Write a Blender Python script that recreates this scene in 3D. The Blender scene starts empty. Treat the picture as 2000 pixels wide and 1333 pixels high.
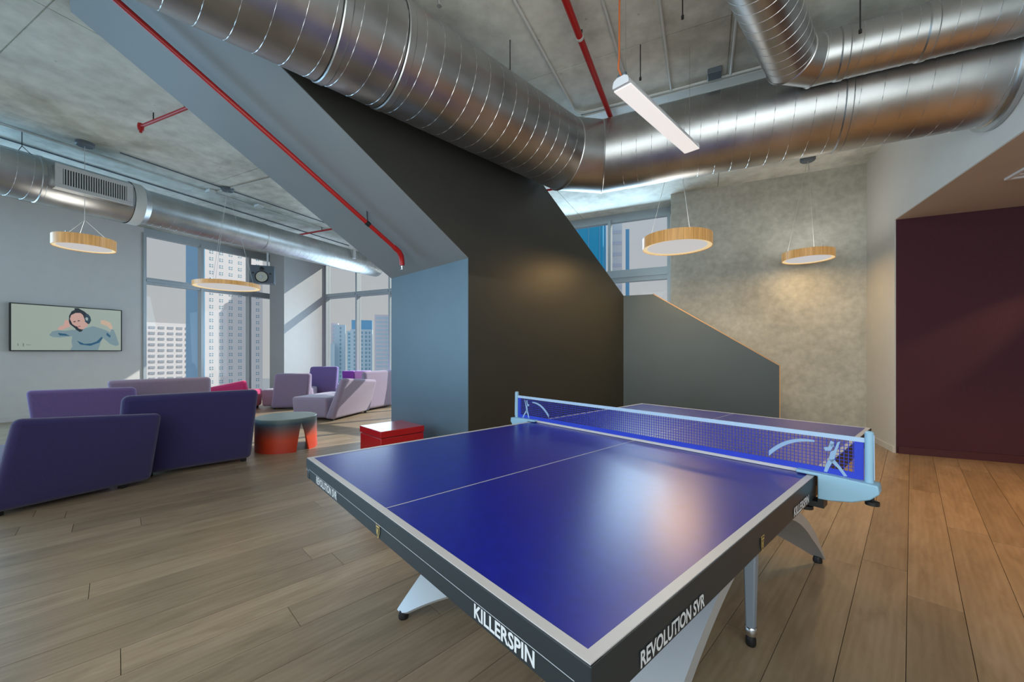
import bpy, bmesh, math, random
from mathutils import Vector, Matrix
random.seed(7)
S = bpy.context.scene
COL = S.collection
PI = math.pi

# ------------------------------------------------------------------ camera
cam = bpy.data.cameras.new('camera')
cam.sensor_width = 36.0
cam.lens = 775.0 / 2000.0 * 36.0
cam.shift_y = 0.01025
cam.clip_start = 0.02
cam.clip_end = 2000
co = bpy.data.objects.new('camera', cam)
COL.objects.link(co)
co.location = (0, 0, 1.224)
co.rotation_euler = (PI / 2, 0, 0)
S.camera = co

# ------------------------------------------------------------------ view
S.view_settings.view_transform = 'Standard'
S.view_settings.look = 'None'
S.view_settings.gamma = 1.0
S.view_settings.use_curve_mapping = False
S.view_settings.exposure = 0.0

# ------------------------------------------------------------------ sky
W = bpy.data.worlds.new('sky')
S.world = W
W.use_nodes = True
nt = W.node_tree
for n in list(nt.nodes):
    nt.nodes.remove(n)
out = nt.nodes.new('ShaderNodeOutputWorld')
bg = nt.nodes.new('ShaderNodeBackground')
tc = nt.nodes.new('ShaderNodeTexCoord')
sx = nt.nodes.new('ShaderNodeSeparateXYZ')
rp = nt.nodes.new('ShaderNodeValToRGB')
nt.links.new(tc.outputs['Generated'], sx.inputs[0])
nt.links.new(sx.outputs['Z'], rp.inputs[0])
nt.links.new(rp.outputs[0], bg.inputs['Color'])
nt.links.new(bg.outputs[0], out.inputs[0])
rp.color_ramp.elements[0].position = 0.0
rp.color_ramp.elements[0].color = (0.60, 0.59, 0.585, 1)
rp.color_ramp.elements[1].position = 0.9
rp.color_ramp.elements[1].color = (0.30, 0.45, 0.72, 1)
e = rp.color_ramp.elements.new(0.25)
e.color = (0.56, 0.575, 0.61, 1)
bg.inputs['Strength'].default_value = 0.86

# ------------------------------------------------------------------ frames
A1 = math.radians(-25.83)      # building grid: p to the right, q away
A2 = math.radians(44.816)      # stair / plank grid: r away right, s away left
def g1(p, q, z=0.0):
    return Vector((p * math.cos(A1) - q * math.sin(A1), p * math.sin(A1) + q * math.cos(A1), z))
def g2(r, s, z=0.0):
    return Vector((r * math.cos(A2) - s * math.sin(A2), r * math.sin(A2) + s * math.cos(A2), z))

# ------------------------------------------------------------------ sun and large lights
def light(name, kind, loc, power, color, target=None, **kw):
    l = bpy.data.lights.new(name, kind)
    l.energy = power
    l.color = color
    for k, v in kw.items():
        setattr(l, k, v)
    o = bpy.data.objects.new(name, l)
    COL.objects.link(o)
    o.location = loc
    if target is not None:
        o.rotation_euler = (Vector(target) - Vector(loc)).to_track_quat('-Z', 'Y').to_euler()
    return o
sun_dir = -(g1(0.58, 1.0) + Vector((0, 0, 0.77)))
light('sun', 'SUN', (0, 0, 40), 5.6, (1.0, 0.93, 0.83), target=sun_dir * 1.0 + Vector((0, 0, 40)), angle=0.009)
# daylight through the windows of the room that lie outside the picture (left wall and the wall behind)
light('daylight_left', 'AREA', g1(-10.6, -1.6, 2.0), 380, (0.36, 0.69, 1.0), target=g1(0, -1.6, 1.6), shape='RECTANGLE', size=6.5, size_y=3.0)
light('daylight_back', 'AREA', g1(-1.5, -5.6, 2.0), 95, (0.74, 0.88, 1.0), target=g1(-1.5, 4, 2.3), shape='RECTANGLE', size=12.0, size_y=3.4)
light('daylight_window_two', 'AREA', g1(-7.2, 7.7, 1.5), 105, (0.58, 0.81, 1.0), target=g1(-7.2, 0, 1.2), shape='RECTANGLE', size=3.4, size_y=2.2)
light('daylight_window_three', 'AREA', g1(-1.7, 7.7, 2.9), 85, (0.55, 0.80, 1.0), target=g1(-1.7, 0, 1.6), shape='RECTANGLE', size=2.2, size_y=1.7)
# unseen fill behind the camera, added to brighten the ceiling; stands for no lamp
light('ceiling_fill', 'AREA', g1(0.4, -1.2, 2.3), 175, (0.95, 1.0, 0.97), target=g1(0.3, 1.6, 3.9), shape='RECTANGLE', size=6.0, size_y=3.4)

# ------------------------------------------------------------------ materials
def new_mat(name):
    m = bpy.data.materials.new(name)
    m.use_nodes = True
    b = m.node_tree.nodes['Principled BSDF']
    return m, m.node_tree, b
def mat(name, color, rough=0.5, metal=0.0, spec=0.5, var=0.0, scale=6.0, bump=0.0, bscale=80.0, emit=None, estr=0.0, coat=0.0, sheen=0.0):
    m, t, b = new_mat(name)
    c = (*color, 1)
    b.inputs['Base Color'].default_value = c
    b.inputs['Roughness'].default_value = rough
    b.inputs['Metallic'].default_value = metal
    b.inputs['Specular IOR Level'].default_value = spec
    b.inputs['Coat Weight'].default_value = coat
    b.inputs['Sheen Weight'].default_value = sheen
    if emit:
        b.inputs['Emission Color'].default_value = (*emit, 1)
        b.inputs['Emission Strength'].default_value = estr
    if var > 0 or bump > 0:
        tx = t.nodes.new('ShaderNodeTexCoord')
    if var > 0:
        n = t.nodes.new('ShaderNodeTexNoise')
        n.inputs['Scale'].default_value = scale
        n.inputs['Detail'].default_value = 6
        t.links.new(tx.outputs['Object'], n.inputs['Vector'])
        r = t.nodes.new('ShaderNodeMapRange')
        r.inputs[1].default_value = 0.3
        r.inputs[2].default_value = 0.7
        r.inputs[3].default_value = 1 - var
        r.inputs[4].default_value = 1 + var
        t.links.new(n.outputs['Fac'], r.inputs[0])
        mx = t.nodes.new('ShaderNodeVectorMath')
        mx.operation = 'SCALE'
        mx.inputs[0].default_value = color
        t.links.new(r.outputs[0], mx.inputs['Scale'])
        t.links.new(mx.outputs[0], b.inputs['Base Color'])
    if bump > 0:
        n2 = t.nodes.new('ShaderNodeTexNoise')
        n2.inputs['Scale'].default_value = bscale
        n2.inputs['Detail'].default_value = 3
        t.links.new(tx.outputs['Object'], n2.inputs['Vector'])
        bp = t.nodes.new('ShaderNodeBump')
        bp.inputs['Strength'].default_value = bump
        bp.inputs['Distance'].default_value = 0.01
        t.links.new(n2.outputs['Fac'], bp.inputs['Height'])
        t.links.new(bp.outputs[0], b.inputs['Normal'])
    return m

def ramp_node(t, stops):
    r = t.nodes.new('ShaderNodeValToRGB')
    el = r.color_ramp.elements
    el[0].position, el[0].color = stops[0][0], (*stops[0][1], 1)
    el[1].position, el[1].color = stops[-1][0], (*stops[-1][1], 1)
    for p, c in stops[1:-1]:
        x = el.new(p)
        x.color = (*c, 1)
    return r

def concrete(name, dark, mid, lightc, scale=0.9, rough=0.75, pits=0.0):
    m, t, b = new_mat(name)
    tx = t.nodes.new('ShaderNodeTexCoord')
    n = t.nodes.new('ShaderNodeTexNoise')
    n.inputs['Scale'].default_value = scale
    n.inputs['Detail'].default_value = 10
    n.inputs['Roughness'].default_value = 0.68
    t.links.new(tx.outputs['Object'], n.inputs['Vector'])
    r = ramp_node(t, [(0.28, dark), (0.5, mid), (0.72, lightc)])
    t.links.new(n.outputs['Fac'], r.inputs[0])
    n2 = t.nodes.new('ShaderNodeTexNoise')
    n2.inputs['Scale'].default_value = scale * 9
    n2.inputs['Detail'].default_value = 5
    t.links.new(tx.outputs['Object'], n2.inputs['Vector'])
    mr = t.nodes.new('ShaderNodeMapRange')
    mr.inputs[1].default_value, mr.inputs[2].default_value = 0.3, 0.7
    mr.inputs[3].default_value, mr.inputs[4].default_value = 0.86, 1.12
    t.links.new(n2.outputs['Fac'], mr.inputs[0])
    mx = t.nodes.new('ShaderNodeVectorMath')
    mx.operation = 'SCALE'
    t.links.new(r.outputs[0], mx.inputs[0])
    t.links.new(mr.outputs[0], mx.inputs['Scale'])
    last = mx.outputs[0]
    if pits > 0:
        v = t.nodes.new('ShaderNodeTexVoronoi')
        v.inputs['Scale'].default_value = 5.0
        t.links.new(tx.outputs['Object'], v.inputs['Vector'])
        mp = t.nodes.new('ShaderNodeMapRange')
        mp.inputs[1].default_value, mp.inputs[2].default_value = 0.03, 0.075
        mp.inputs[3].default_value, mp.inputs[4].default_value = 1 - pits, 1.0
        t.links.new(v.outputs['Distance'], mp.inputs[0])
        m2 = t.nodes.new('ShaderNodeVectorMath')
        m2.operation = 'SCALE'
        t.links.new(last, m2.inputs[0])
        t.links.new(mp.outputs[0], m2.inputs['Scale'])
        last = m2.outputs[0]
    t.links.new(last, b.inputs['Base Color'])
    bp = t.nodes.new('ShaderNodeBump')
    bp.inputs['Strength'].default_value = 0.25
    bp.inputs['Distance'].default_value = 0.01
    t.links.new(n2.outputs['Fac'], bp.inputs['Height'])
    t.links.new(bp.outputs[0], b.inputs['Normal'])
    b.inputs['Roughness'].default_value = rough
    return m

def wood_floor(name, per_object):
    m, t, b = new_mat(name)
    tx = t.nodes.new('ShaderNodeTexCoord')
    if per_object:
        oi = t.nodes.new('ShaderNodeObjectInfo')
        rnd = oi.outputs['Random']
    else:
        oi = t.nodes.new('ShaderNodeNewGeometry')
        rnd = oi.outputs['Random Per Island']
    off = t.nodes.new('ShaderNodeMath')
    off.operation = 'MULTIPLY'
    off.inputs[1].default_value = 57.0
    t.links.new(rnd, off.inputs[0])
    cb = t.nodes.new('ShaderNodeCombineXYZ')
    for i in range(3):
        t.links.new(off.outputs[0], cb.inputs[i])
    ad = t.nodes.new('ShaderNodeVectorMath')
    ad.operation = 'ADD'
    t.links.new(tx.outputs['Object'], ad.inputs[0])
    t.links.new(cb.outputs[0], ad.inputs[1])
    mp = t.nodes.new('ShaderNodeMapping')
    mp.inputs['Scale'].default_value = (1.6, 9.0, 1.0)
    t.links.new(ad.outputs[0], mp.inputs['Vector'])
    n = t.nodes.new('ShaderNodeTexNoise')
    n.inputs['Scale'].default_value = 1.6
    n.inputs['Detail'].default_value = 8
    n.inputs['Roughness'].default_value = 0.62
    n.inputs['Distortion'].default_value = 0.7
    t.links.new(mp.outputs[0], n.inputs['Vector'])
    mp2 = t.nodes.new('ShaderNodeMapping')
    mp2.inputs['Scale'].default_value = (0.9, 7.0, 1.0)
    t.links.new(ad.outputs[0], mp2.inputs['Vector'])
    w = t.nodes.new('ShaderNodeTexWave')
    w.wave_type = 'BANDS'
    w.bands_direction = 'Y'
    w.inputs['Scale'].default_value = 1.5
    w.inputs['Distortion'].default_value = 5.0
    w.inputs['Detail'].default_value = 2.5
    w.inputs['Detail Scale'].default_value = 0.5
    t.links.new(mp2.outputs[0], w.inputs['Vector'])
    r = ramp_node(t, [(0.25, (0.215, 0.16, 0.10)), (0.5, (0.305, 0.232, 0.152)), (0.75, (0.37, 0.29, 0.20))])
    t.links.new(n.outputs['Fac'], r.inputs[0])
    mr = t.nodes.new('ShaderNodeMapRange')
    mr.inputs[3].default_value, mr.inputs[4].default_value = 0.95, 1.03
    t.links.new(w.outputs['Fac'], mr.inputs[0])
    mr2 = t.nodes.new('ShaderNodeMapRange')
    mr2.inputs[3].default_value, mr2.inputs[4].default_value = 0.86, 1.12
    t.links.new(rnd, mr2.inputs[0])
    mm = t.nodes.new('ShaderNodeMath')
    mm.operation = 'MULTIPLY'
    t.links.new(mr.outputs[0], mm.inputs[0])
    t.links.new(mr2.outputs[0], mm.inputs[1])
    sc = t.nodes.new('ShaderNodeVectorMath')
    sc.operation = 'SCALE'
    t.links.new(r.outputs[0], sc.inputs[0])
    t.links.new(mm.outputs[0], sc.inputs['Scale'])
    t.links.new(sc.outputs[0], b.inputs['Base Color'])
    b.inputs['Roughness'].default_value = 0.36
    b.inputs['Specular IOR Level'].default_value = 0.5
    bp = t.nodes.new('ShaderNodeBump')
    bp.inputs['Strength'].default_value = 0.12
    bp.inputs['Distance'].default_value = 0.004
    t.links.new(n.outputs['Fac'], bp.inputs['Height'])
    t.links.new(bp.outputs[0], b.inputs['Normal'])
    return m

def galvanised(name, base=(0.50, 0.515, 0.52), rough=0.36):
    m, t, b = new_mat(name)
    tx = t.nodes.new('ShaderNodeTexCoord')
    v = t.nodes.new('ShaderNodeTexNoise')
    v.inputs['Scale'].default_value = 3.5
    v.inputs['Detail'].default_value = 6
    t.links.new(tx.outputs['Object'], v.inputs['Vector'])
    r = ramp_node(t, [(0.3, tuple(c * 0.82 for c in base)), (0.7, tuple(min(1, c * 1.12) for c in base))])
    t.links.new(v.outputs['Fac'], r.inputs[0])
    t.links.new(r.outputs[0], b.inputs['Base Color'])
    mr = t.nodes.new('ShaderNodeMapRange')
    mr.inputs[3].default_value, mr.inputs[4].default_value = rough - 0.06, rough + 0.1
    t.links.new(v.outputs['Fac'], mr.inputs[0])
    t.links.new(mr.outputs[0], b.inputs['Roughness'])
    b.inputs['Metallic'].default_value = 1.0
    n = t.nodes.new('ShaderNodeTexNoise')
    n.inputs['Scale'].default_value = 5.0
    n.inputs['Detail'].default_value = 2
    t.links.new(tx.outputs['Object'], n.inputs['Vector'])
    bp = t.nodes.new('ShaderNodeBump')
    bp.inputs['Strength'].default_value = 0.08
    bp.inputs['Distance'].default_value = 0.02
    t.links.new(n.outputs['Fac'], bp.inputs['Height'])
    t.links.new(bp.outputs[0], b.inputs['Normal'])
    return m

def thin_glass(name):
    m = bpy.data.materials.new(name)
    m.use_nodes = True
    t = m.node_tree
    for n in list(t.nodes):
        t.nodes.remove(n)
    o = t.nodes.new('ShaderNodeOutputMaterial')
    a = t.nodes.new('ShaderNodeBsdfTransparent')
    a.inputs[0].default_value = (0.95, 0.975, 0.98, 1)
    g = t.nodes.new('ShaderNodeBsdfGlossy')
    g.inputs['Roughness'].default_value = 0.02
    f = t.nodes.new('ShaderNodeFresnel')
    f.inputs[0].default_value = 1.3
    mx = t.nodes.new('ShaderNodeMixShader')
    ge = t.nodes.new('ShaderNodeNewGeometry')
    iv = t.nodes.new('ShaderNodeMath')
    iv.operation = 'SUBTRACT'
    iv.inputs[0].default_value = 1.0
    t.links.new(ge.outputs['Backfacing'], iv.inputs[1])
    ml = t.nodes.new('ShaderNodeMath')
    ml.operation = 'MULTIPLY'
    t.links.new(f.outputs[0], ml.inputs[0])
    t.links.new(iv.outputs[0], ml.inputs[1])
    t.links.new(ml.outputs[0], mx.inputs[0])
    t.links.new(a.outputs[0], mx.inputs[1])
    t.links.new(g.outputs[0], mx.inputs[2])
    t.links.new(mx.outputs[0], o.inputs[0])
    return m

M = {}
M['ceiling'] = concrete('ceiling concrete', (0.30, 0.30, 0.25), (0.60, 0.615, 0.565), (0.72, 0.735, 0.69), 0.7, 0.8, pits=0.3)
M['concrete'] = concrete('wall concrete', (0.38, 0.38, 0.34), (0.50, 0.505, 0.455), (0.60, 0.60, 0.55), 1.3, 0.6)
M['plank'] = wood_floor('oak plank', True)
M['planks'] = wood_floor('oak planks', False)
M['subfloor'] = mat('subfloor', (0.10, 0.075, 0.055), 0.9)
M['white'] = mat('white wall paint', (0.60, 0.59, 0.575), 0.6, var=0.02)
M['white_r'] = mat('warm white wall paint', (0.62, 0.62, 0.60), 0.6, var=0.02)
M['grey_soffit'] = mat('mid grey paint', (0.225, 0.25, 0.262), 0.55, var=0.03, scale=2)
M['grey_end'] = mat('daylight tinted grey paint', (0.095, 0.155, 0.205), 0.42, var=0.04, scale=2)  # blue daylight on the end face is put into this grey
M['charcoal'] = mat('charcoal satin paint', (0.034, 0.036, 0.032), 0.42, var=0.06, scale=2.5)
M['charcoal_rail'] = mat('sky tinted charcoal rail', (0.052, 0.078, 0.094), 0.42, var=0.05, scale=2.5)  # bluish sky reflection is mixed into the charcoal tone
M['purple_wall'] = mat('aubergine felt', (0.060, 0.014, 0.028), 0.95, var=0.25, scale=220, bump=0.4, bscale=400, sheen=0.25)
M['purple_base'] = mat('aubergine base', (0.06, 0.015, 0.022), 0.5)
M['taupe'] = mat('taupe soffit paint', (0.52, 0.46, 0.40), 0.7)
M['frame'] = mat('window aluminium', (0.42, 0.47, 0.50), 0.4, metal=0.3)
M['glass'] = thin_glass('window glass')
M['duct'] = galvanised('galvanised steel')
M['duct_edge'] = galvanised('galvanised seam', (0.74, 0.75, 0.76), 0.34)
M['duct_dark'] = mat('dark duct gap', (0.02, 0.02, 0.02), 0.7)
M['vent_white'] = mat('grille grey paint', (0.50, 0.51, 0.52), 0.4)
M['black'] = mat('black plastic', (0.012, 0.012, 0.013), 0.4)
M['red_pipe'] = mat('red pipe paint', (0.42, 0.012, 0.012), 0.35)
M['conduit'] = mat('conduit grey white', (0.56, 0.58, 0.57), 0.45)
M['steel'] = mat('bright steel', (0.7, 0.72, 0.74), 0.22, metal=1.0)
M['orange'] = mat('orange cable', (0.55, 0.13, 0.03), 0.5)
M['lamp_white'] = mat('white enamel', (0.72, 0.75, 0.8), 0.35)
M['diffuser'] = mat('lit diffuser', (0.5, 0.5, 0.5), 0.6, emit=(1.0, 0.97, 0.97), estr=0.27)
M['tube_diffuser'] = mat('lit linear diffuser', (0.8, 0.8, 0.8), 0.6, emit=(1.0, 0.93, 0.90), estr=0.62)
M['diffuser_rim'] = mat('lit rim glow', (0.8, 0.7, 0.5), 0.6, emit=(1.0, 0.78, 0.42), estr=0.62)
def veneer(name):
    m, t, b = new_mat(name)
    tx = t.nodes.new('ShaderNodeTexCoord')
    mp = t.nodes.new('ShaderNodeMapping')
    mp.inputs['Scale'].default_value = (40, 40, 1.5)
    n = t.nodes.new('ShaderNodeTexNoise')
    n.inputs['Scale'].default_value = 1.5
    t.links.new(tx.outputs['Object'], mp.inputs[0])
    t.links.new(mp.outputs[0], n.inputs['Vector'])
    r = ramp_node(t, [(0.3, (0.42, 0.22, 0.07)), (0.7, (0.62, 0.36, 0.13))])
    t.links.new(n.outputs['Fac'], r.inputs[0])
    t.links.new(r.outputs[0], b.inputs['Base Color'])
    t.links.new(r.outputs[0], b.inputs['Emission Color'])
    b.inputs['Emission Strength'].default_value = 0.42      # translucent veneer lit from inside
    b.inputs['Roughness'].default_value = 0.35
    return m
M['veneer'] = veneer('backlit wood veneer')
M['table_blue'] = mat('table tennis blue', (0.008, 0.013, 0.26), 0.29, spec=0.6, var=0.12, scale=30)
M['line_white'] = mat('table line white', (0.50, 0.485, 0.50), 0.4)
M['apron'] = mat('table apron dark', (0.018, 0.026, 0.032), 0.42)
M['apron_line'] = mat('apron pin line', (0.45, 0.5, 0.55), 0.4)
M['letter'] = mat('silver lettering', (0.62, 0.66, 0.70), 0.45)
M['gold'] = mat('gold crest', (0.55, 0.40, 0.12), 0.4)
M['silver'] = mat('silver leg paint', (0.52, 0.55, 0.58), 0.32, metal=0.25)
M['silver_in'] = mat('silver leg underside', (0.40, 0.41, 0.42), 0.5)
M['leg_skylit'] = mat('sky tinted leg paint', (0.34, 0.42, 0.52), 0.35, metal=0.3)  # blue of the sky falling on the leg, put into its base colour
M['net'] = mat('blue net cord', (0.01, 0.03, 0.42), 0.6)
M['net_band'] = mat('blue net band', (0.01, 0.035, 0.48), 0.6)
M['net_tape'] = mat('white net tape', (0.36, 0.50, 0.68), 0.6)
M['print'] = mat('pale net print', (0.24, 0.37, 0.56), 0.6)
M['bracket'] = mat('sky tinted white bracket', (0.26, 0.45, 0.60), 0.35)  # white part; the blue daylight on it is painted into the colour
def fabric(name, c, edge=0.35):
    return mat(name, c, 0.95, var=0.16, scale=160, bump=0.35, bscale=350, sheen=edge)
M['fab_purple'] = fabric('violet felt', (0.032, 0.025, 0.125))
M['fab_violet'] = fabric('mid violet felt', (0.155, 0.105, 0.30))
M['fab_lilac'] = fabric('lilac grey felt', (0.30, 0.235, 0.33))
M['fab_mauve'] = fabric('mauve felt', (0.23, 0.165, 0.26))
M['fab_magenta'] = fabric('magenta felt', (0.55, 0.02, 0.13))
M['fab_plum'] = fabric('bright plum felt', (0.28, 0.06, 0.42))
M['fab_pink'] = fabric('orchid pink felt', (0.66, 0.32, 0.72))
M['red_box'] = mat('glossy red lacquer', (0.46, 0.008, 0.014), 0.28, coat=0.3)
def drum(name):
    m, t, b = new_mat(name)
    tx = t.nodes.new('ShaderNodeTexCoord')
    s = t.nodes.new('ShaderNodeSeparateXYZ')
    t.links.new(tx.outputs['Object'], s.inputs[0])
    mr = t.nodes.new('ShaderNodeMapRange')
    mr.inputs[1].default_value, mr.inputs[2].default_value = 0.0, 0.40
    t.links.new(s.outputs['Z'], mr.inputs[0])
    r = ramp_node(t, [(0.0, (0.50, 0.035, 0.012)), (0.38, (0.55, 0.06, 0.02)), (0.66, (0.20, 0.075, 0.065)), (0.86, (0.05, 0.085, 0.11)), (1.0, (0.16, 0.22, 0.22))])
    t.links.new(mr.outputs[0], r.inputs[0])
    t.links.new(r.outputs[0], b.inputs['Base Color'])
    b.inputs['Roughness'].default_value = 0.4
    return m
M['drum'] = drum('printed fade lacquer')
M['drum_top'] = mat('sage table top', (0.26, 0.32, 0.29), 0.35)
M['screen_bg'] = mat('lit screen backdrop', (0.02, 0.02, 0.02), 0.3, emit=(0.33, 0.40, 0.35), estr=0.85)
M['speaker'] = mat('speaker grey', (0.10, 0.125, 0.15), 0.5)
M['cone'] = mat('speaker cone', (0.55, 0.52, 0.42), 0.5)
def emis(name, c, s=0.8):
    return mat(name, (0.01, 0.01, 0.01), 0.3, emit=c, estr=s)
E_ = dict(shirt=emis('screen shirt', (0.20, 0.30, 0.34)), shirt_d=emis('screen shirt fold', (0.02, 0.10, 0.19)), skin=emis('screen skin', (0.62, 0.38, 0.33)),
          skin2=emis('screen hand', (0.62, 0.45, 0.33)), hair=emis('screen hair', (0.012, 0.018, 0.028)), cup=emis('screen headphone', (0.02, 0.05, 0.08)),
          ring=emis('screen headphone ring', (0.35, 0.42, 0.42)), lip=emis('screen lip', (0.40, 0.14, 0.16)), mark=emis('screen mark', (0.16, 0.19, 0.17)))
M['b_white'] = mat('pale stone facade', (0.90, 0.86, 0.85), 0.8)
M['b_lilac'] = mat('lilac white facade', (0.74, 0.72, 0.80), 0.8)
M['b_glass_shade'] = mat('blue glass and shaded facade', (0.16, 0.45, 0.72), 0.4)  # glass blue; also the painted sky-lit shade of the stone tower's side
M['b_sky'] = mat('bright blue curtain wall', (0.0, 0.40, 0.72), 0.5)
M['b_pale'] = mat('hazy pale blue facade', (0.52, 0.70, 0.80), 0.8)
M['b_win'] = mat('facade window blue', (0.22, 0.42, 0.54), 0.6)
M['b_win2'] = mat('facade window grey', (0.46, 0.50, 0.55), 0.6)
M['ground'] = mat('city ground', (0.25, 0.27, 0.28), 0.9)

# ------------------------------------------------------------------ mesh helpers
class MB:
    def __init__(s):
        s.v, s.f, s.m = [], [], []
        s.k = 0
    def add(s, vs, fs):
        b = len(s.v)
        s.v += [Vector(x) for x in vs]
        for f in fs:
            s.f.append([b + i for i in f])
            s.m.append(s.k)
        return s
    def hexa(s, p):           # 8 points: bottom ring 0-3 counter-clockwise from above, top ring 4-7
        return s.add(p, [(3, 2, 1, 0), (4, 5, 6, 7), (0, 1, 5, 4), (1, 2, 6, 5), (2, 3, 7, 6), (3, 0, 4, 7)])
    def box(s, x0, x1, y0, y1, z0, z1):
        return s.hexa([(x0, y0, z0), (x1, y0, z0), (x1, y1, z0), (x0, y1, z0), (x0, y0, z1), (x1, y0, z1), (x1, y1, z1), (x0, y1, z1)])
    def prism(s, poly, fn):   # poly of 2-d points, fn(a, b, t) -> 3-d point, t in 0..1
        n = len(poly)
        vs = [fn(a, b, 0) for a, b in poly] + [fn(a, b, 1) for a, b in poly]
        fs = [list(range(n))[::-1], list(range(n, 2 * n))]
        fs += [(i, (i + 1) % n, n + (i + 1) % n, n + i) for i in range(n)]
        return s.add(vs, fs)
    def sweep(s, pts, r, n=16, cap=True, flat=None):
        pts = [Vector(p) for p in pts]
        N = len(pts)
        rings = []
        d = (pts[1] - pts[0]).normalized()
        up = Vector((0, 0, 1)) if abs(d.z) < 0.95 else Vector((1, 0, 0))
        side = d.cross(up).normalized()
        up = side.cross(d).normalized()
        for i in range(N):
            a = (pts[i] - pts[i - 1]).normalized() if i > 0 else d
            b = (pts[i + 1] - pts[i]).normalized() if i < N - 1 else a
            if i > 0:
                # carry the frame along segment a, then cut it with the bisector plane
                side = (side - a * side.dot(a)).normalized()
                up = side.cross(a).normalized()
            nb = (a + b)
            nb = nb.normalized() if nb.length > 1e-6 else a
            ri = r[i] if isinstance(r, (list, tuple)) else r
            ring = []
            for k in range(n):
                t = 2 * PI * k / n
                o = side * math.cos(t) * ri + up * math.sin(t) * ri
                o = o - a * (o.dot(nb) / max(0.2, a.dot(nb)))
                ring.append(pts[i] + o)
            rings.append(ring)
            if i < N - 1:
                side = (side - b * side.dot(b)).normalized()
        vs = [p for rg in rings for p in rg]
        fs = []
        for i in range(N - 1):
            for k in range(n):
                k2 = (k + 1) % n
                fs.append((i * n + k, i * n + k2, (i + 1) * n + k2, (i + 1) * n + k))
        if cap:
            fs.append(list(range(n))[::-1])
            fs.append(list(range((N - 1) * n, N * n)))
        return s.add(vs, fs)
    def lathe(s, prof, n=32, c=(0, 0, 0), closed=False):
        vs, fs = [], []
        for r, z in prof:
            for k in range(n):
                t = 2 * PI * k / n
                vs.append((c[0] + r * math.cos(t), c[1] + r * math.sin(t), c[2] + z))
        P = len(prof)
        for i in range(P - 1 + (1 if closed else 0)):
            j = (i + 1) % P
            for k in range(n):
                k2 = (k + 1) % n
                fs.append((i * n + k, i * n + k2, j * n + k2, j * n + k))
        if not closed:
            if prof[0][0] > 1e-6:
                fs.append(list(range(n))[::-1])
            if prof[-1][0] > 1e-6:
                fs.append(list(range((P - 1) * n, P * n)))
        return s.add(vs, fs)

def build(name, mb, mats, parent=None, origin=None, rot=None, bevel=0, seg=2, smooth=False, kind=None, label=None, local=False, angle=40, fix=False):
    """Links mb as ONE mesh object. Vertices are given in the frame of origin / rot when local, else in world."""
    me = bpy.data.meshes.new(name)
    me.from_pydata([tuple(v) for v in mb.v], [], mb.f)
    if not isinstance(mats, (list, tuple)):
        mats = [mats]
    for m in mats:
        me.materials.append(m)
    for p, k in zip(me.polygons, mb.m):
        p.material_index = k
    if fix:
        bm = bmesh.new()
        bm.from_mesh(me)
        bmesh.ops.remove_doubles(bm, verts=bm.verts, dist=1e-5)
        bmesh.ops.recalc_face_normals(bm, faces=bm.faces)
        bm.to_mesh(me)
        bm.free()
    if smooth:
        me.shade_smooth()
        try:
            me.set_sharp_from_angle(angle=math.radians(angle))
        except Exception:
            pass
    o = bpy.data.objects.new(name, me)
    COL.objects.link(o)
    if parent is not None:
        o.parent = parent
    if origin is not None:
        o.location = origin
    if rot is not None:
        o.rotation_euler = (0, 0, rot)
    if bevel > 0:
        md = o.modifiers.new('edge', 'BEVEL')
        md.width = bevel
        md.segments = seg
        md.limit_method = 'ANGLE'
        md.angle_limit = math.radians(35)
        md.harden_normals = False
        if seg > 1:
            me.shade_smooth()
            try:
                me.set_sharp_from_angle(angle=math.radians(80))
            except Exception:
                pass
    if kind:
        o['kind'] = kind
    if label:
        o['label'] = label
    return o

def thing(name, label, cat, loc=(0, 0, 0), rz=0.0, group=None):
    o = bpy.data.objects.new(name, None)
    COL.objects.link(o)
    o.empty_display_size = 0.1
    o.location = loc
    o.rotation_euler = (0, 0, rz)
    o['label'] = label
    o['category'] = cat
    if group:
        o['group'] = group
    return o
def tag(o, label, cat, group=None):
    o['label'] = label
    o['category'] = cat
    if group:
        o['group'] = group
    return o
def struct(name, mb, m, parent=None, rot=None, **kw):
    return build(name, mb, m, parent, rot=rot, kind='structure', **kw)
def shift(mb, o):
    o = Vector(o)
    mb.v = [v - o for v in mb.v]
    return mb

H = 3.90
# ================================================================== SETTING
# ---- floor: dark base with single oak planks laid on it
PMIN, PMAX, QMIN, QMAX = -10.95, 7.0, -6.0, 7.95
floor = struct('floor', MB().box(PMIN, PMAX, QMIN, QMAX, -0.12, -0.016), M['subfloor'], rot=A1)
PL, PW, GAP = 2.2, 0.19, 0.0012
full = MB()
full.hexa([(0, 0, -.016), (PL - GAP, 0, -.016), (PL - GAP, PW - GAP, -.016), (0, PW - GAP, -.016),
           (0.0006, 0.0006, 0), (PL - GAP - .0006, 0.0006, 0), (PL - GAP - .0006, PW - GAP - .0006, 0), (0.0006, PW - GAP - .0006, 0)])
full_mesh = None
ca, sa = math.cos(A2 - A1), math.sin(A2 - A1)
def to_pq(r, s):
    return (r * ca - s * sa, r * sa + s * ca)
def inside(p):
    return PMIN < p[0] < PMAX and QMIN < p[1] < QMAX
def clip(poly):
    for ax, lim, sg in ((0, PMIN, 1), (0, PMAX, -1), (1, QMIN, 1), (1, QMAX, -1)):
        res = []
        for i in range(len(poly)):
            a, b = poly[i - 1], poly[i]
            da, db = sg * (a[ax] - lim), sg * (b[ax] - lim)
            if (da >= 0) != (db >= 0):
                t = da / (da - db)
                res.append((a[0] + (b[0] - a[0]) * t, a[1] + (b[1] - a[1]) * t))
            if db >= 0:
                res.append(b)
        poly = res
        if not poly:
            return poly
    return poly
cand, rest = [], []
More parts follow.
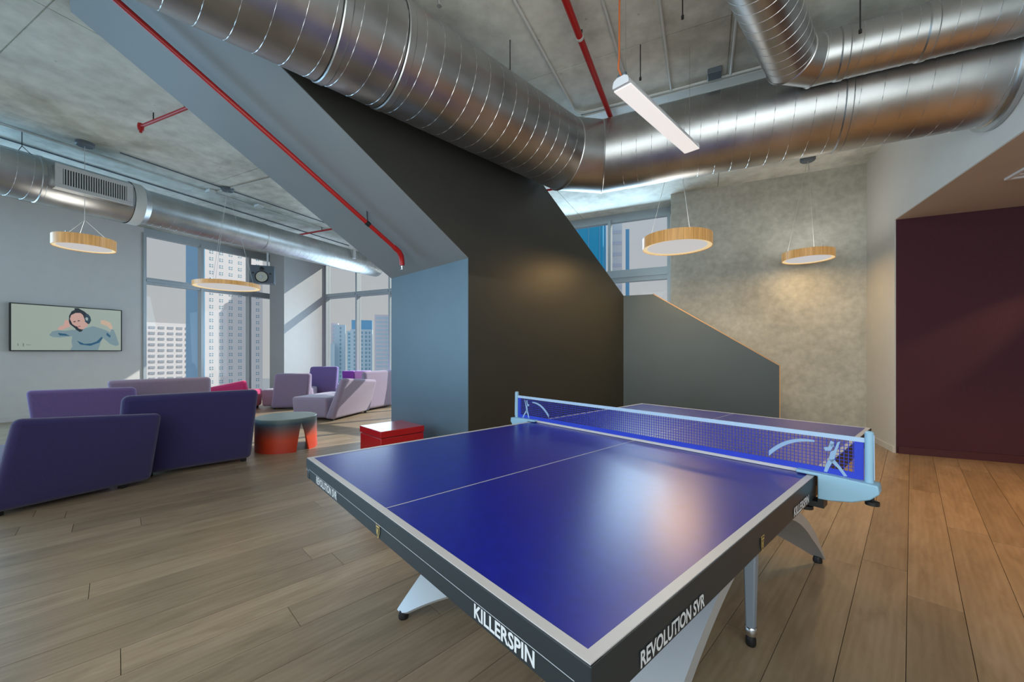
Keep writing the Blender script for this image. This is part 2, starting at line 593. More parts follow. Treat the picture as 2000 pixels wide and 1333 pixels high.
for j in range(-95, 96):
    s0 = 0.0155 + j * PW
    o0 = random.random() * PL
    for i in range(-8, 8):
        r0 = i * PL + o0
        cs = [(r0, s0), (r0 + PL - GAP, s0), (r0 + PL - GAP, s0 + PW - GAP), (r0, s0 + PW - GAP)]
        pq = [to_pq(*c) for c in cs]
        if not any(inside(p) for p in pq):
            if not clip(pq):
                continue
        c = g2(r0 + PL / 2, s0 + PW / 2)
        ends = [g2(r0 + PL * k / 6, s0 + PW / 2) for k in range(7)]
        vis = [p for p in ends if p.y > 0.9 and abs(p.x) < 1.32 * p.y + 0.2]
        if all(inside(p) for p in pq) and vis:
            cand.append((min(p.length for p in vis), r0, s0))
        else:
            rest.append(pq)
cand.sort()
fe = bpy.data.objects
for d, r0, s0 in cand[:296]:
    if full_mesh is None:
        po = build('plank', full, M['plank'], floor)
        full_mesh = po.data
    else:
        po = bpy.data.objects.new('plank', full_mesh)
        COL.objects.link(po)
        po.parent = floor
    x, y = to_pq(r0, s0)
    po.location = (x, y, random.uniform(-0.0003, 0.0))
    po.rotation_euler = (0, 0, A2 - A1)
for d, r0, s0 in cand[296:]:
    rest.append([to_pq(*c) for c in [(r0, s0), (r0 + PL - GAP, s0), (r0 + PL - GAP, s0 + PW - GAP), (r0, s0 + PW - GAP)]])
rm = MB()
for pq in rest:
    pc = clip(pq)
    if len(pc) >= 3:
        # into plank axes so that the grain runs along each board
        pl = [(a * ca + b * sa, -a * sa + b * ca) for a, b in pc]
        rm.prism(pl, lambda a, b, t: (a, b, -.016 + .0155 * t))
ro = build('plank', rm, M['planks'], floor, kind='stuff')
ro.rotation_euler = (0, 0, A2 - A1)

# ---- ceiling slab: cast panels with recessed joints
ceil = struct('ceiling', MB().box(PMIN, PMAX, QMIN, QMAX, H + 0.012, H + 0.25), M['ceiling'], rot=A1)
qs = [-6.0, -3.6, -1.2, 1.2, 3.60, 6.0, 7.95]
ps = [-10.95, -9.4, -7.0, -4.6, -2.2, 0.2, 2.6, 7.0]
for i in range(len(ps) - 1):
    for j in range(len(qs) - 1):
        g = 0.005
        b = MB().box(ps[i] + g, ps[i + 1] - g, qs[j] + g, qs[j + 1] - g, H + random.uniform(0, 0.003), H + 0.012)
        build('panel', b, M['ceiling'], ceil)
# ---- TV wall (left)
def g1box(*a):
    return MB().box(*a)
struct('wall_left', g1box(-11.05, -10.87, 1.55, 4.24, 0, H), M['white'], rot=A1)
struct('wall_left_rear', g1box(-11.05, -10.87, -6.0, -5.2, 0, H), M['white'], rot=A1)
struct('baseboard_left', g1box(-10.87, -10.855, 1.55, 4.24, 0, 0.09), M['white'], rot=A1)

def window(name, a0, a1, fixed, along, mull, tz, head, sill=0.10, depth=0.12, top=H, mw=0.055, wallm=None, inner=1):
    """A storefront window: outer frame, mullions, transom and one pane per opening. along: 'q' or 'p'."""
    def bx(u0, u1, d0, d1, z0, z1):
        if along == 'q':
            return MB().box(fixed - d1, fixed - d0, u0, u1, z0, z1)
        return MB().box(u0, u1, fixed + d0, fixed + d1, z0, z1)
    root = struct(name, bx(a0, a1, 0, depth, head, top), wallm or M['frame'], rot=A1)
    build('sill', bx(a0, a1, -0.0, depth, 0, sill), M['frame'], root)
    for m_ in mull:
        build('mullion', bx(m_ - mw / 2, m_ + mw / 2, -0.03, depth, sill, head), M['frame'], root)
    edges = sorted(mull)
    for i in range(len(edges) - 1):
        u0, u1 = edges[i] + mw / 2, edges[i + 1] - mw / 2
        t = MB()
        t0, t1 = tz
        for part in (bx(u0, u1, -0.015, depth, t0, t1), bx(u0, u1, -0.045, depth - .02, t0 + (t1 - t0) * .35, t1 - (t1 - t0) * .25)):
            t.add(part.v, part.f)
        build('transom', t, M['frame'], root)
        hd = MB()
        for part in (bx(u0, u1, 0.0, depth, head - 0.05, head), bx(u0, u1, 0.0, depth, sill, sill + 0.05)):
            hd.add(part.v, part.f)
        build('pane_frame', hd, M['frame'], root)
        build('pane', bx(u0, u1, depth * .5, depth * .5 + .012, t1, head - 0.05), M['glass'], root)
        build('pane', bx(u0, u1, depth * .5, depth * .5 + .012, sill + .05, t0), M['glass'], root)
    return root
window('window_1', 4.24, 7.85, -10.87, 'q', [4.25, 5.34, 6.45, 7.56, 7.84], (2.69, 2.83), 3.78)
window('window_4', -5.2, 1.55, -10.87, 'q', [-5.2, -3.85, -2.5, -1.15, 0.2, 1.54], (2.69, 2.83), 3.78)
M['white_col'] = mat('grey white column paint', (0.38, 0.39, 0.395), 0.6, var=0.02)
struct('wall_column', MB().box(-10.27, -9.69, 6.61, 7.97, 0, H), M['white_col'], rot=A1)
window('window_2', -9.69, -5.5, 7.85, 'p', [-9.665, -8.47, -7.30, -6.4, -5.5], (2.72, 2.85), 3.80)
window('window_3', -5.5, -0.51, 7.85, 'p', [-5.48, -4.9, -3.83, -2.75, -1.67, -0.585], (2.57, 2.80), 3.80)
struct('wall_far', MB().box(-0.51, 2.2, 7.85, 7.97, 0, H), M['concrete'], rot=A1)
struct('wall_window_end', MB().box(-10.87, -10.27, 7.85, 7.97, 0, H), M['white'], rot=A1)
# ---- back of the room (out of the picture)
window('window_5', -10.87, 2.1, -5.88, 'p', [-10.8, -9.2, -7.6, -6.0, -4.4, -2.8, -1.2, 0.4, 2.0], (2.69, 2.83), 3.78)
# ---- concrete wall, white wall, recess on the right
struct('wall_back', MB().box(-0.51, 2.09, 7.26, 7.46, 0, H), M['concrete'], rot=A1)
wr = MB().box(2.075, 2.22, 6.335, 7.46, 0, H)
struct('wall_right', wr, M['white_r'], rot=A1)
struct('wall_right_header', MB().box(2.075, 2.22, -6.0, 6.335, 2.82, H), M['white_r'], rot=A1)
struct('baseboard_right', MB().box(2.058, 2.075, 6.33, 7.26, 0, 0.07), M['white_r'], rot=A1)
struct('ceiling_recess', MB().box(2.078, 7.0, -6.0, 6.32, 2.812, 2.8195), M['taupe'], rot=A1)
struct('wall_recess', MB().box(2.085, 7.0, 6.32, 6.334, 0, 2.819), M['purple_wall'], rot=A1)
struct('baseboard_recess', MB().box(2.10, 7.0, 6.30, 6.32, 0, 0.085), M['purple_base'], rot=A1)
struct('wall_recess_side', MB().box(6.9, 7.0, -6.0, 6.32, 0, 2.82), M['white_r'], rot=A1)
struct('wall_recess_rear', MB().box(2.1, 7.0, -6.0, -5.88, 0, 2.82), M['white_r'], rot=A1)
# linear diffuser slot in the recess ceiling
vt = thing('ceiling_diffuser', 'thin white linear air diffuser in the low taupe ceiling at right', 'air vent', g1(2.9, 4.95, 2.812), A1)
b = MB()
for x0, x1, y0, y1 in ((-.42, .42, .27, .30), (-.42, .42, -.30, -.27), (-.42, -.39, -.27, .27), (.39, .42, -.27, .27)):
    b.box(x0, x1, y0, y1, -0.02, 0)
build('frame', b, M['lamp_white'], vt)
for k in range(5):
    build('slat', MB().box(-.39, .39, -.24 + k * .11, -.20 + k * .11, -0.012, -0.002), M['lamp_white'], vt)

# ---- staircase enclosure (grid 2)
SR = 2.474
poly = [(SR, 0), (5.492, 0), (5.492, 2.078), (2.485, H), (-0.25, H), (SR, 2.156)]
struct('wall_stair', MB().prism(poly, lambda r, z, t: (r, 3.104 + 0.10 * t, z)), M['charcoal'], rot=A2)
struct('wall_stair_rear', MB().prism(poly, lambda r, z, t: (r, 4.56 + 0.10 * t, z)), M['grey_soffit'], rot=A2)
struct('wall_stair_end', MB().box(SR - .006, SR + 0.08, 3.1045, 4.66, 0, 2.156), M['grey_end'], rot=A2)
sof = [(SR - .006, 2.152), (-0.262, H), (-0.10, H), (SR + .08, 2.21), (SR + .08, 2.152)]
struct('ceiling_stair', MB().prism(sof, lambda r, z, t: (r, 3.1045 + 1.5555 * t, z)), M['grey_soffit'], rot=A2)
# strips of the soffit that run under the two side walls
rail = [(-1.108, 0), (0.887, 0), (0.887, 1.036), (-0.685, 2.075), (-1.108, 2.078)]
struct('wall_stair_rail', MB().prism(rail, lambda p, z, t: (p, 6.21 + 0.09 * t, z)), M['charcoal_rail'], rot=A1)

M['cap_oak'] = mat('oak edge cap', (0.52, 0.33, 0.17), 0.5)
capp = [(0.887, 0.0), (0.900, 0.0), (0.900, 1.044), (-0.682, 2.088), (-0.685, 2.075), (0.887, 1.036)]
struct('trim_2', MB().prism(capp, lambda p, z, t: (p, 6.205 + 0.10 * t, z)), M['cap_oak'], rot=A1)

# ================================================================== OUTSIDE
struct('ground', MB().box(-900, 900, 20, 900, -61, -60), M['ground'])
bu = Vector((0.61, 0.79, 0)).normalized()
bn = Vector((bu.y, -bu.x, 0))
def bld(name, label, corner, length, deptht, z1, m, side=None):
    """A tower whose front runs from corner along bu; everything local to the corner."""
    ang = math.atan2(bu.y, bu.x)
    t = thing(name, label, 'building', (corner[0], corner[1], -60), ang)
    b = MB()
    b.box(0, length, 0.3, deptht, 0, z1 + 60)
    build('facade', b, m, t)
    if side:
        build('side_facade', MB().box(-0.4, 0, 0.3, deptht, 0, z1 + 60), side, t)
    return t
tower = bld('office_tower', 'tall pale stone tower with four-pane square windows, outside left window', (-147, 190), 25.0, 30, 78, M['b_white'], M['b_glass_shade'])  # blue side slab: shade lit by the sky, put into the facade colour
wm = MB()
gx = (-0.74, -0.19, 0.19, 0.74)
for i in range(3):
    for j in range(3):
        wm.k = 0 if (i != 1 and j != 1) else 1
        a = len(wm.v)
        wm.add([(gx[i], .26, gx[j]), (gx[i + 1], .26, gx[j]), (gx[i + 1], .26, gx[j + 1]), (gx[i], .26, gx[j + 1])], [(0, 1, 2, 3)])
first = None
for i in range(6):
    for j in range(22):
        if first is None:
            w = build('window', wm, [M['b_win'], M['b_white']], tower, fix=True)
            first = w
        else:
            w = first.copy()
            COL.objects.link(w)
            w.parent = tower
        w.location = (2.6 + i * 4.0, 0, 60 + 49.5 - j * 3.32)
office = bld('office_block', 'lower white office block with rows of slot windows behind the tall tower', (-233, 188), 80.0, 30, 17.8, M['b_white'])
wm = MB().box(-1.25, 1.25, 0.1, 0.30, -0.17, 0.17)
first = None
for i in range(18):
    for j in range(12):
        if first is None:
            w = build('window', wm, M['b_win2'], office)
            first = w
        else:
            w = first.copy()
            COL.objects.link(w)
            w.parent = office
        w.location = (2.0 + i * 4.1, 0, 60 + 15.0 - j * 3.25)
        if j == 0:
            w.scale = (1, 1, 4.0)
annex = thing('curved_tower', 'pale lilac smooth tower slice beside the tall stone tower', 'building', (-126, 212, -60), 0.35)
build('facade', MB().box(0, 18, 0, 20, 0, 108), M['b_lilac'], annex)
for k in range(3):
    build('rib', MB().box(4 + k * 4.5, 5.0 + k * 4.5, -0.5, 0, 0, 108), M['b_pale'], annex)

def far_tower(label, x0, x1, z1, Y, m, strips, wm_=None, cap=None, floors=14):
    t = thing('high_rise', label, 'building', ((x0 + x1) / 2, Y, -60), 0.30)
    w = (x1 - x0) / 1.0
    build('facade', MB().box(-w / 2, w / 2, 0, w * 0.8, 0, z1 + 60), m, t)
    if cap:
        build('crown', MB().box(-w / 2 * cap[0], w / 2 * cap[1], w * .05, w * 0.7, z1 + 60, z1 + 60 + cap[2]), M['b_glass_shade'], t)
    for sx_, sw in strips:
        for k in range(floors):
            zc = z1 + 60 - 2.2 - k * 2.6
            build('window', MB().box(sx_ * w - sw * w / 2, sx_ * w + sw * w / 2, -0.12, 0, zc - .75, zc + .75), wm_ or M['b_win'], t)
    return t
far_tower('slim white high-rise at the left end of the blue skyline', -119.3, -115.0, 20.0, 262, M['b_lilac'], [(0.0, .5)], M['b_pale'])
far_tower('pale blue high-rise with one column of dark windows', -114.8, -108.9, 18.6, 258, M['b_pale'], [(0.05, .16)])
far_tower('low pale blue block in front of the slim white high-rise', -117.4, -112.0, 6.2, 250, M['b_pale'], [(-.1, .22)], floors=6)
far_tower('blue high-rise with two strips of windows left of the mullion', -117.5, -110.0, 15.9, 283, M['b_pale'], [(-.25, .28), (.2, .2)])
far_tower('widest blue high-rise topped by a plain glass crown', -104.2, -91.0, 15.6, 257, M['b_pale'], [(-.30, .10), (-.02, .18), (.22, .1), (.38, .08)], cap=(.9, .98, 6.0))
far_tower('narrow teal high-rise between two taller towers', -91.0, -87.6, 14.0, 264, M['b_glass_shade'], [(0, .4)])
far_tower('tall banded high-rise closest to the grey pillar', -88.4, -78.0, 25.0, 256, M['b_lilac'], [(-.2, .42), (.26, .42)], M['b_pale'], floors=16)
bt = thing('glass_tower', 'bright blue glass tower filling the left pane of the high window', 'building', (16, 118, -60), -0.3)
build('facade', MB().box(-4, 10.8, 0, 14, 0, 130), M['b_sky'], bt)
for k in range(5):
    build('mullion', MB().box(-3 + k * 3.2, -2.8 + k * 3.2, -0.2, 0, 0, 130), M['b_glass_shade'], bt)
pt = thing('white_tower', 'hazy white tower with a blue mast in the right pane of the high window', 'building', (31.8, 122, -60), -0.25)
build('facade', MB().box(-1.2, 2.0, 0, 6, 0, 104), M['b_white'], pt)
for k in range(12):
    build('floor_band', MB().box(-1.2, 1.9, -0.2, 0, 60 + k * 3.4, 61.0 + k * 3.4), M['b_lilac'], pt)
build('mast', MB().box(3.0, 4.1, 0, 1.0, 0, 98.6), M['b_glass_shade'], pt)

# ================================================================== DUCTS
def helix(mb, a, d, L, r, pitch, n=28, w=0.004, h=0.0024):
    d = Vector(d).normalized()
    side = d.cross(Vector((0, 0, 1))).normalized()
    up = side.cross(d)
    N = int(L / pitch * n)
    vs, fs = [], []
    for i in range(N + 1):
        t = 2 * PI * i / n
        c = Vector(a) + d * (L * i / N)
        o = side * math.cos(t) + up * math.sin(t)
        vs += [c + o * (r - .002) - d * w, c + o * (r + h), c + o * (r - .002) + d * w]
    for i in range(N):
        b = i * 3
        fs += [(b, b + 3, b + 4, b + 1), (b + 1, b + 4, b + 5, b + 2)]
    return mb.add(vs, fs)
def collar(mb, c, d, r, w=0.03, h=0.008):
    d = Vector(d).normalized()
    c = Vector(c)
    return mb.sweep([c - d * w, c - d * w * .7, c + d * w * .7, c + d * w], [r, r + h, r + h, r], 40, cap=False)
D3 = g2(1, 0)
D2 = g1(1, 0)
def run_duct(name, label, E, zc, r, c, La, Lb, pitch, colA, colB):
    base = Vector((E[0], E[1], zc))
    t = thing(name, label, 'duct', (E[0], E[1], zc))
    A = base - D3 * c
    B = base + D2 * c
    pts = [base - D3 * La, A, B, base + D2 * Lb]
    # rings are cut on the bisector planes so that the gores meet
    full_ = MB().sweep(pts, r, 48, cap=False)
    n = 48
    for nm, i in (('duct_section', 0), ('elbow_gore', 1), ('duct_section', 2)):
        m = MB()
        m.add(full_.v[i * n:(i + 2) * n], [(k, (k + 1) % n, n + (k + 1) % n, n + k) for k in range(n)])
        build(nm, shift(m, t.location), M['duct'], t, smooth=True)
    m = MB()
    helix(m, pts[0], D3, La - c - r * .38, r, pitch)
    build('spiral_seam', shift(m, t.location), M['duct_edge'], t, smooth=True, angle=80)
    m = MB()
    helix(m, B + D2 * r * .38, D2, Lb - c - r * .38, r, pitch)
    build('spiral_seam', shift(m, t.location), M['duct_edge'], t, smooth=True, angle=80)
    # standing seams of the mitred joints
    for i in (1, 2):
        ring = full_.v[i * n:(i + 1) * n]
        cen = sum(ring, Vector()) / n
        ax = (ring[0] - cen).cross(ring[n // 4] - cen).normalized()
        m = MB()
        vs, fs = [], []
        for k in range(n):
            o = (ring[k] - cen).normalized()
            vs += [ring[k] - ax * .008, ring[k] + o * .007, ring[k] + ax * .008]
        for k in range(n):
            b, b2 = k * 3, ((k + 1) % n) * 3
            fs += [(b, b2, b2 + 1, b + 1), (b + 1, b2 + 1, b2 + 2, b + 2)]
        m.add(vs, fs)
        build('mitre_seam', shift(m, t.location), M['duct_edge'], t, smooth=True, angle=80)
    for rr in colA:
        m = collar(MB(), base - D3 * rr, D3, r)
        build('collar', shift(m, t.location), M['duct'], t, smooth=True)
        m = MB().sweep([base - D3 * (rr + .036), base - D3 * (rr + .03)], r + .0035, 40, cap=False)
        build('collar_gap', shift(m, t.location), M['duct_dark'], t)
    for rr in colB:
        m = collar(MB(), base + D2 * rr, D2, r)
        build('collar', shift(m, t.location), M['duct'], t, smooth=True)
    return t
E1 = (0.7605, 4.5702)
rE1 = Vector((E1[0], E1[1], 0)).dot(D3)
pE1 = Vector((E1[0], E1[1], 0)).dot(D2)
md = run_duct('spiral_duct', 'largest galvanised spiral duct, bending at an elbow over the tennis table', E1, 3.40, 0.37, 0.275, 8.2, 2.072 - pE1, 0.145,
              [rE1 - 1.40, rE1 - 0.98, rE1 + 1.6], [1.07 - pE1, 2.045 - pE1])
m = MB().sweep([Vector((E1[0], E1[1], 3.40)) + D2 * (2.035 - pE1), Vector((E1[0], E1[1], 3.40)) + D2 * (2.07 - pE1)], .412, 48)
build('wall_flange', shift(m, md.location), M['duct'], md, smooth=True)
E2 = (2.2762, 3.2033)
rE2 = Vector((E2[0], E2[1], 0)).dot(D3)
pE2 = Vector((E2[0], E2[1], 0)).dot(D2)
ud = run_duct('spiral_duct', 'thinner galvanised duct elbow running beside the large duct at upper right', E2, 3.527, 0.175, 0.13, 7.0, 2.072 - pE2, 0.10,
              [], [0.95 - pE2, 1.43 - pE2])
# left duct along the window wall
ld = thing('spiral_duct', 'galvanised duct with an air grille along the television wall', 'duct', g1(-7.48, 2.3, 3.37), A1)
def lsec(q0, q1, r0, r1, n=48):
    return MB().sweep([(0, q0 - 2.3, 0), (0, q1 - 2.3, 0)], [r0, r1], n, cap=False)
build('duct_section', lsec(-5.5, 1.86, .285, .285), M['duct'], ld, smooth=True)
build('plenum_section', lsec(1.86, 2.72, .288, .288), M['duct'], ld, smooth=True)
build('reducer', lsec(2.84, 2.92, .292, .252), M['duct'], ld, smooth=True)
build('collar', lsec(2.72, 2.84, .298, .298), M['conduit'], ld, smooth=True, label='pale band clamp')
build('duct_section', lsec(2.92, 7.55, .252, .250), M['duct'], ld, smooth=True)
m = MB().sweep([(0, 5.18, 0), (0, 5.252, 0)], [.250, .250], 40, cap=True)
build('end_cap', m, M['conduit'], ld, smooth=True)
m = MB()
helix(m, (0, -7.8, 0), (0, 1, 0), 7.3, .285, .13)
helix(m, (0, .62, 0), (0, 1, 0), 4.5, .251, .10, w=.003, h=.002)
build('spiral_seam', m, M['duct_edge'], ld, smooth=True, angle=80)
for q in (1.87, 4.66):
    m = collar(MB(), (0, q - 2.3, 0), (0, 1, 0), .285 if q < 3 else .252, .025, .008)
    build('collar', m, M['duct'], ld, smooth=True)
build('damper_box', MB().box(.08, .30, 4.25, 4.33, -.02, .18), M['vent_white'], ld, bevel=.006)
# grille
gb = MB().box(.16, .375, -.37, .34, -.135, .148)
build('grille_boot', gb, M['duct'], ld)
fr = MB()
for y0, y1, z0, z1 in ((-.38, .35, .105, .155), (-.38, .35, -.14, -.088), (-.38, -.315, -.088, .105), (.285, .35, -.088, .105)):
    fr.box(.375, .392, y0, y1, z0, z1)
build('grille_frame', fr, M['vent_white'], ld, bevel=.003, seg=1)
build('grille_backing', MB().box(.374, .377, -.315, .285, -.088, .105), M['black'], ld)
for k in range(26):
    y = -.315 + (k + .5) * .6 / 26
    build('grille_slat', MB().box(.377, .388, y - .0052, y + .0052, -.088, .105), M['vent_white'], ld)
hw = MB()
hw.sweep([(.0, -.55, .53), (.0, -.55, .36)], .004, 6)
hw.sweep([(.0, -.55, .36), (.20, -.50, .2)], .004, 6)
hw.sweep([(.0, -.55, .36), (-.20, -.60, .2)], .004, 6)
build('hanger_wire', hw, M['black'], ld)

# ================================================================== PIPES AND CONDUITS
def pipe_thing(name, label, cat, pts, r, m, group=None, n=12):
    pts = [Vector(p) for p in pts]
    b = MB().sweep(pts, r, n)
    o = build(name, shift(b, pts[0]), m, origin=pts[0], smooth=True)
    return tag(o, label, cat, group)
# sprinkler line under the stair soffit
def sofp(r, drop, s):
    return g2(r, s, 2.156 + .64 * (SR - r) - drop)
t = thing('sprinkler_pipe', 'long red sprinkler pipe running down the grey stair soffit', 'pipe', sofp(2.12, .12, 3.80))
o0 = t.location.copy()
path = [sofp(-.20, .12, 3.83), sofp(1.0, .12, 3.80), sofp(2.08, .12, 3.80)]
build('pipe', shift(MB().sweep(path, .021, 14), o0), M['red_pipe'], t, smooth=True)
e0 = sofp(2.08, .12, 3.80)
build('elbow', shift(MB().sweep([sofp(2.04, .12, 3.80), sofp(2.10, .12, 3.80), sofp(2.135, .135, 3.815), sofp(2.15, .175, 3.83), sofp(2.155, .215, 3.835)], .027, 14), o0), M['red_pipe'], t, smooth=True)
hp = sofp(2.155, .215, 3.835)
build('sprinkler_head', shift(MB().lathe([(.010, -.0), (.012, -.015), (.007, -.025), (.007, -.04), (.02, -.045), (.02, -.048), (0.0001, -.05)], 12, hp), o0), M['steel'], t, smooth=True)
for r_ in (1.76,):
    c0 = sofp(r_, .12, 3.80)
    k = MB().sweep([c0, sofp(r_ - .01, .0, 3.80)], .006, 8)
    k.sweep([sofp(r_ - .018, .12, 3.80), sofp(r_ + .018, .12, 3.80)], .0245, 14)
    build('pipe_clamp', shift(k, o0), M['black'], t, smooth=True)
# ceiling sprinkler main over the table
rp0, rp1 = g1(-.905, 1.6, 3.80), g1(-.935, 5.97, 3.80)
t = thing('sprinkler_pipe', 'thick red sprinkler pipe under the ceiling beside the linear lamp', 'pipe', rp0)
build('pipe', shift(MB().sweep([rp0, rp1], .027, 16), rp0), M['red_pipe'], t, smooth=True)
for q in (3.17, 5.2):
    c0 = g1(-.915, q, 3.80)
    build('pipe_coupling', shift(MB().sweep([c0 - g1(0, .012), c0 + g1(0, .012)], .030, 16), rp0), M['conduit'], t, smooth=True)
    k = MB().sweep([c0 + g1(0, .05), c0 + g1(0, .05) + Vector((0, 0, .10))], .006, 8)
    build('hanger_rod', shift(k, rp0), M['black'], t)
# cross main that shows behind the stair wall
cr0, cr1 = g1(-.93, 5.97, 3.80), g1(-8.2, 5.83, 3.80)
t = thing('sprinkler_pipe', 'far thin red sprinkler pipe crossing behind the stair wall near the duct', 'pipe', cr1)
build('pipe', shift(MB().sweep([cr0 - g1(.08, 0), cr1], .018, 12), cr1), M['red_pipe'], t, smooth=True)
for p in (-7.4, -5.0, -2.5):
    c0 = g1(p, 5.9, 3.80)
    build('hanger_rod', shift(MB().sweep([c0, c0 + Vector((0, 0, .10))], .006, 8), cr1), M['black'], t)
# short left branch with a head
b0, b1 = g1(-5.80, 2.235, 3.80), g1(-4.75, 2.285, 3.80)
t = thing('sprinkler_pipe', 'short red sprinkler branch under the ceiling left of the grey soffit', 'pipe', b0)
build('pipe', shift(MB().sweep([b0, b1], .018, 12), b0), M['red_pipe'], t, smooth=True)
build('head_fitting', shift(MB().lathe([(.0001, .035), (.028, .03), (.032, 0), (.026, -.045), (.014, -.055), (.014, -.07), (.0001, -.072)], 14, b0), b0), M['red_pipe'], t, smooth=True)
build('hanger_rod', shift(MB().sweep([g1(-5.55, 2.25, 3.80), g1(-5.55, 2.25, 3.90)], .006, 8), b0), M['black'], t)
build('hanger_rod', shift(MB().sweep([g1(-4.95, 2.27, 3.80), g1(-4.95, 2.27, 3.90)], .006, 8), b0), M['black'], t)
# head at the top edge of the picture
hb = g1(-1.73, 2.36, 3.79)
t = thing('sprinkler_drop', 'red sprinkler drop with steel head at the top edge above the duct', 'sprinkler', hb)
build('pipe', shift(MB().sweep([hb + Vector((0, 0, .11)), hb], .016, 12), hb), M['red_pipe'], t, smooth=True)
build('tee', shift(MB().sweep([hb - g1(.03, 0) + Vector((0, 0, .03)), hb + g1(.03, 0) + Vector((0, 0, .03))], .022, 12), hb), M['red_pipe'], t, smooth=True)
build('head', MB().lathe([(.012, 0), (.013, -.02), (.008, -.03), (.008, -.055), (.018, -.06), (.0001, -.063)], 12), M['steel'], t, smooth=True)
# conduits
pipe_thing('conduit', 'grey conduit that bends along the ceiling edge, left of the red pipe', 'conduit', [g1(-1.30, 1.7, 3.884), g1(-1.285, 4.22, 3.884), g1(-1.26, 4.28, 3.884), g1(-1.20, 4.32, 3.884), g1(-.2, 4.345, 3.884), g1(2.05, 4.36, 3.884)], .013, M['conduit'])
pipe_thing('conduit', 'white conduit on the ceiling passing above the linear lamp', 'conduit', [g1(-.70, 1.7, 3.884), g1(-.687, 4.325, 3.884)], .011, M['conduit'])
pipe_thing('conduit', 'white conduit on the ceiling right of the linear lamp', 'conduit', [g1(-.31, 1.7, 3.884), g1(-.30, 4.33, 3.884)], .011, M['conduit'])
pipe_thing('conduit', 'short white conduit beside the thin duct elbow', 'conduit', [g1(.235, 2.6, 3.884), g1(.228, 4.34, 3.884)], .011, M['conduit'])
struct('trim_1', MB().box(-1.25, 2.06, 4.375, 4.50, 3.868, H), M['conduit'], rot=A1)
jb = build('junction_box', MB().box(-.06, .06, -.06, .06, -.05, 0.0), M['speaker'], origin=g1(.09, 4.245, 3.90), rot=A1, bevel=.006)
tag(jb, 'dark square junction box on the ceiling conduit above the big duct', 'junction box')
pipe_thing('conduit', 'nearest of the thin conduits along the left ceiling, passing the lamp canopy', 'conduit', [g1(-7.05, 2.5, 3.89), g1(-7.07, 6.6, 3.89)], .009, M['speaker'])
pipe_thing('conduit', 'middle thin conduit along the left ceiling, ending at the junction box', 'conduit', [g1(-7.42, .8, 3.89), g1(-7.42, 7.2, 3.89)], .009, M['conduit'])
pipe_thing('conduit', 'thin conduit closest to the left duct along the ceiling', 'conduit', [g1(-7.86, .8, 3.89), g1(-8.05, 7.2, 3.89)], .010, M['speaker'])
pipe_thing('conduit', 'thin cross conduit from the junction box towards the grey soffit', 'conduit', [g1(-7.40, 3.80, 3.89), g1(-5.35, 3.90, 3.89)], .011, M['conduit'])
for pq, lb in (((-7.36, 3.74), 'small grey ceiling junction box where the left conduits cross'), ((-7.3, 4.50), 'tiny ceiling box at the bend of the left conduit')):
    j = build('junction_box', MB().box(-.07, .07, -.05, .05, -.045, 0), M['conduit'], origin=g1(*pq, 3.90), rot=A1, bevel=.006)
    tag(j, lb, 'junction box')
# threaded rods hanging from the slab
for (p, q, z0), lb in (((-1.50, 3.06, 3.62), 'thin dark hanging rod between the big duct and the grey conduit'), ((-.50, 3.60, 3.60), 'thin dark hanging rod right of the linear lamp'),
                       ((-.14, 3.12, 3.64), 'thin dark hanging rod at the top edge near the thin duct'), ((1.0, 3.62, 3.5), 'thin dark hanging rod holding the thin duct at upper right')):
    a = g1(p, q, z0)
    b = MB().sweep([(0, 0, 0), (0, 0, 3.90 - z0)], .0045, 6)
    b.lathe([(.0001, -.012), (.010, -.010), (.010, .014), (.0001, .016)], 8)
    tag(build('hanging_rod', b, M['black'], origin=a), lb, 'rod')

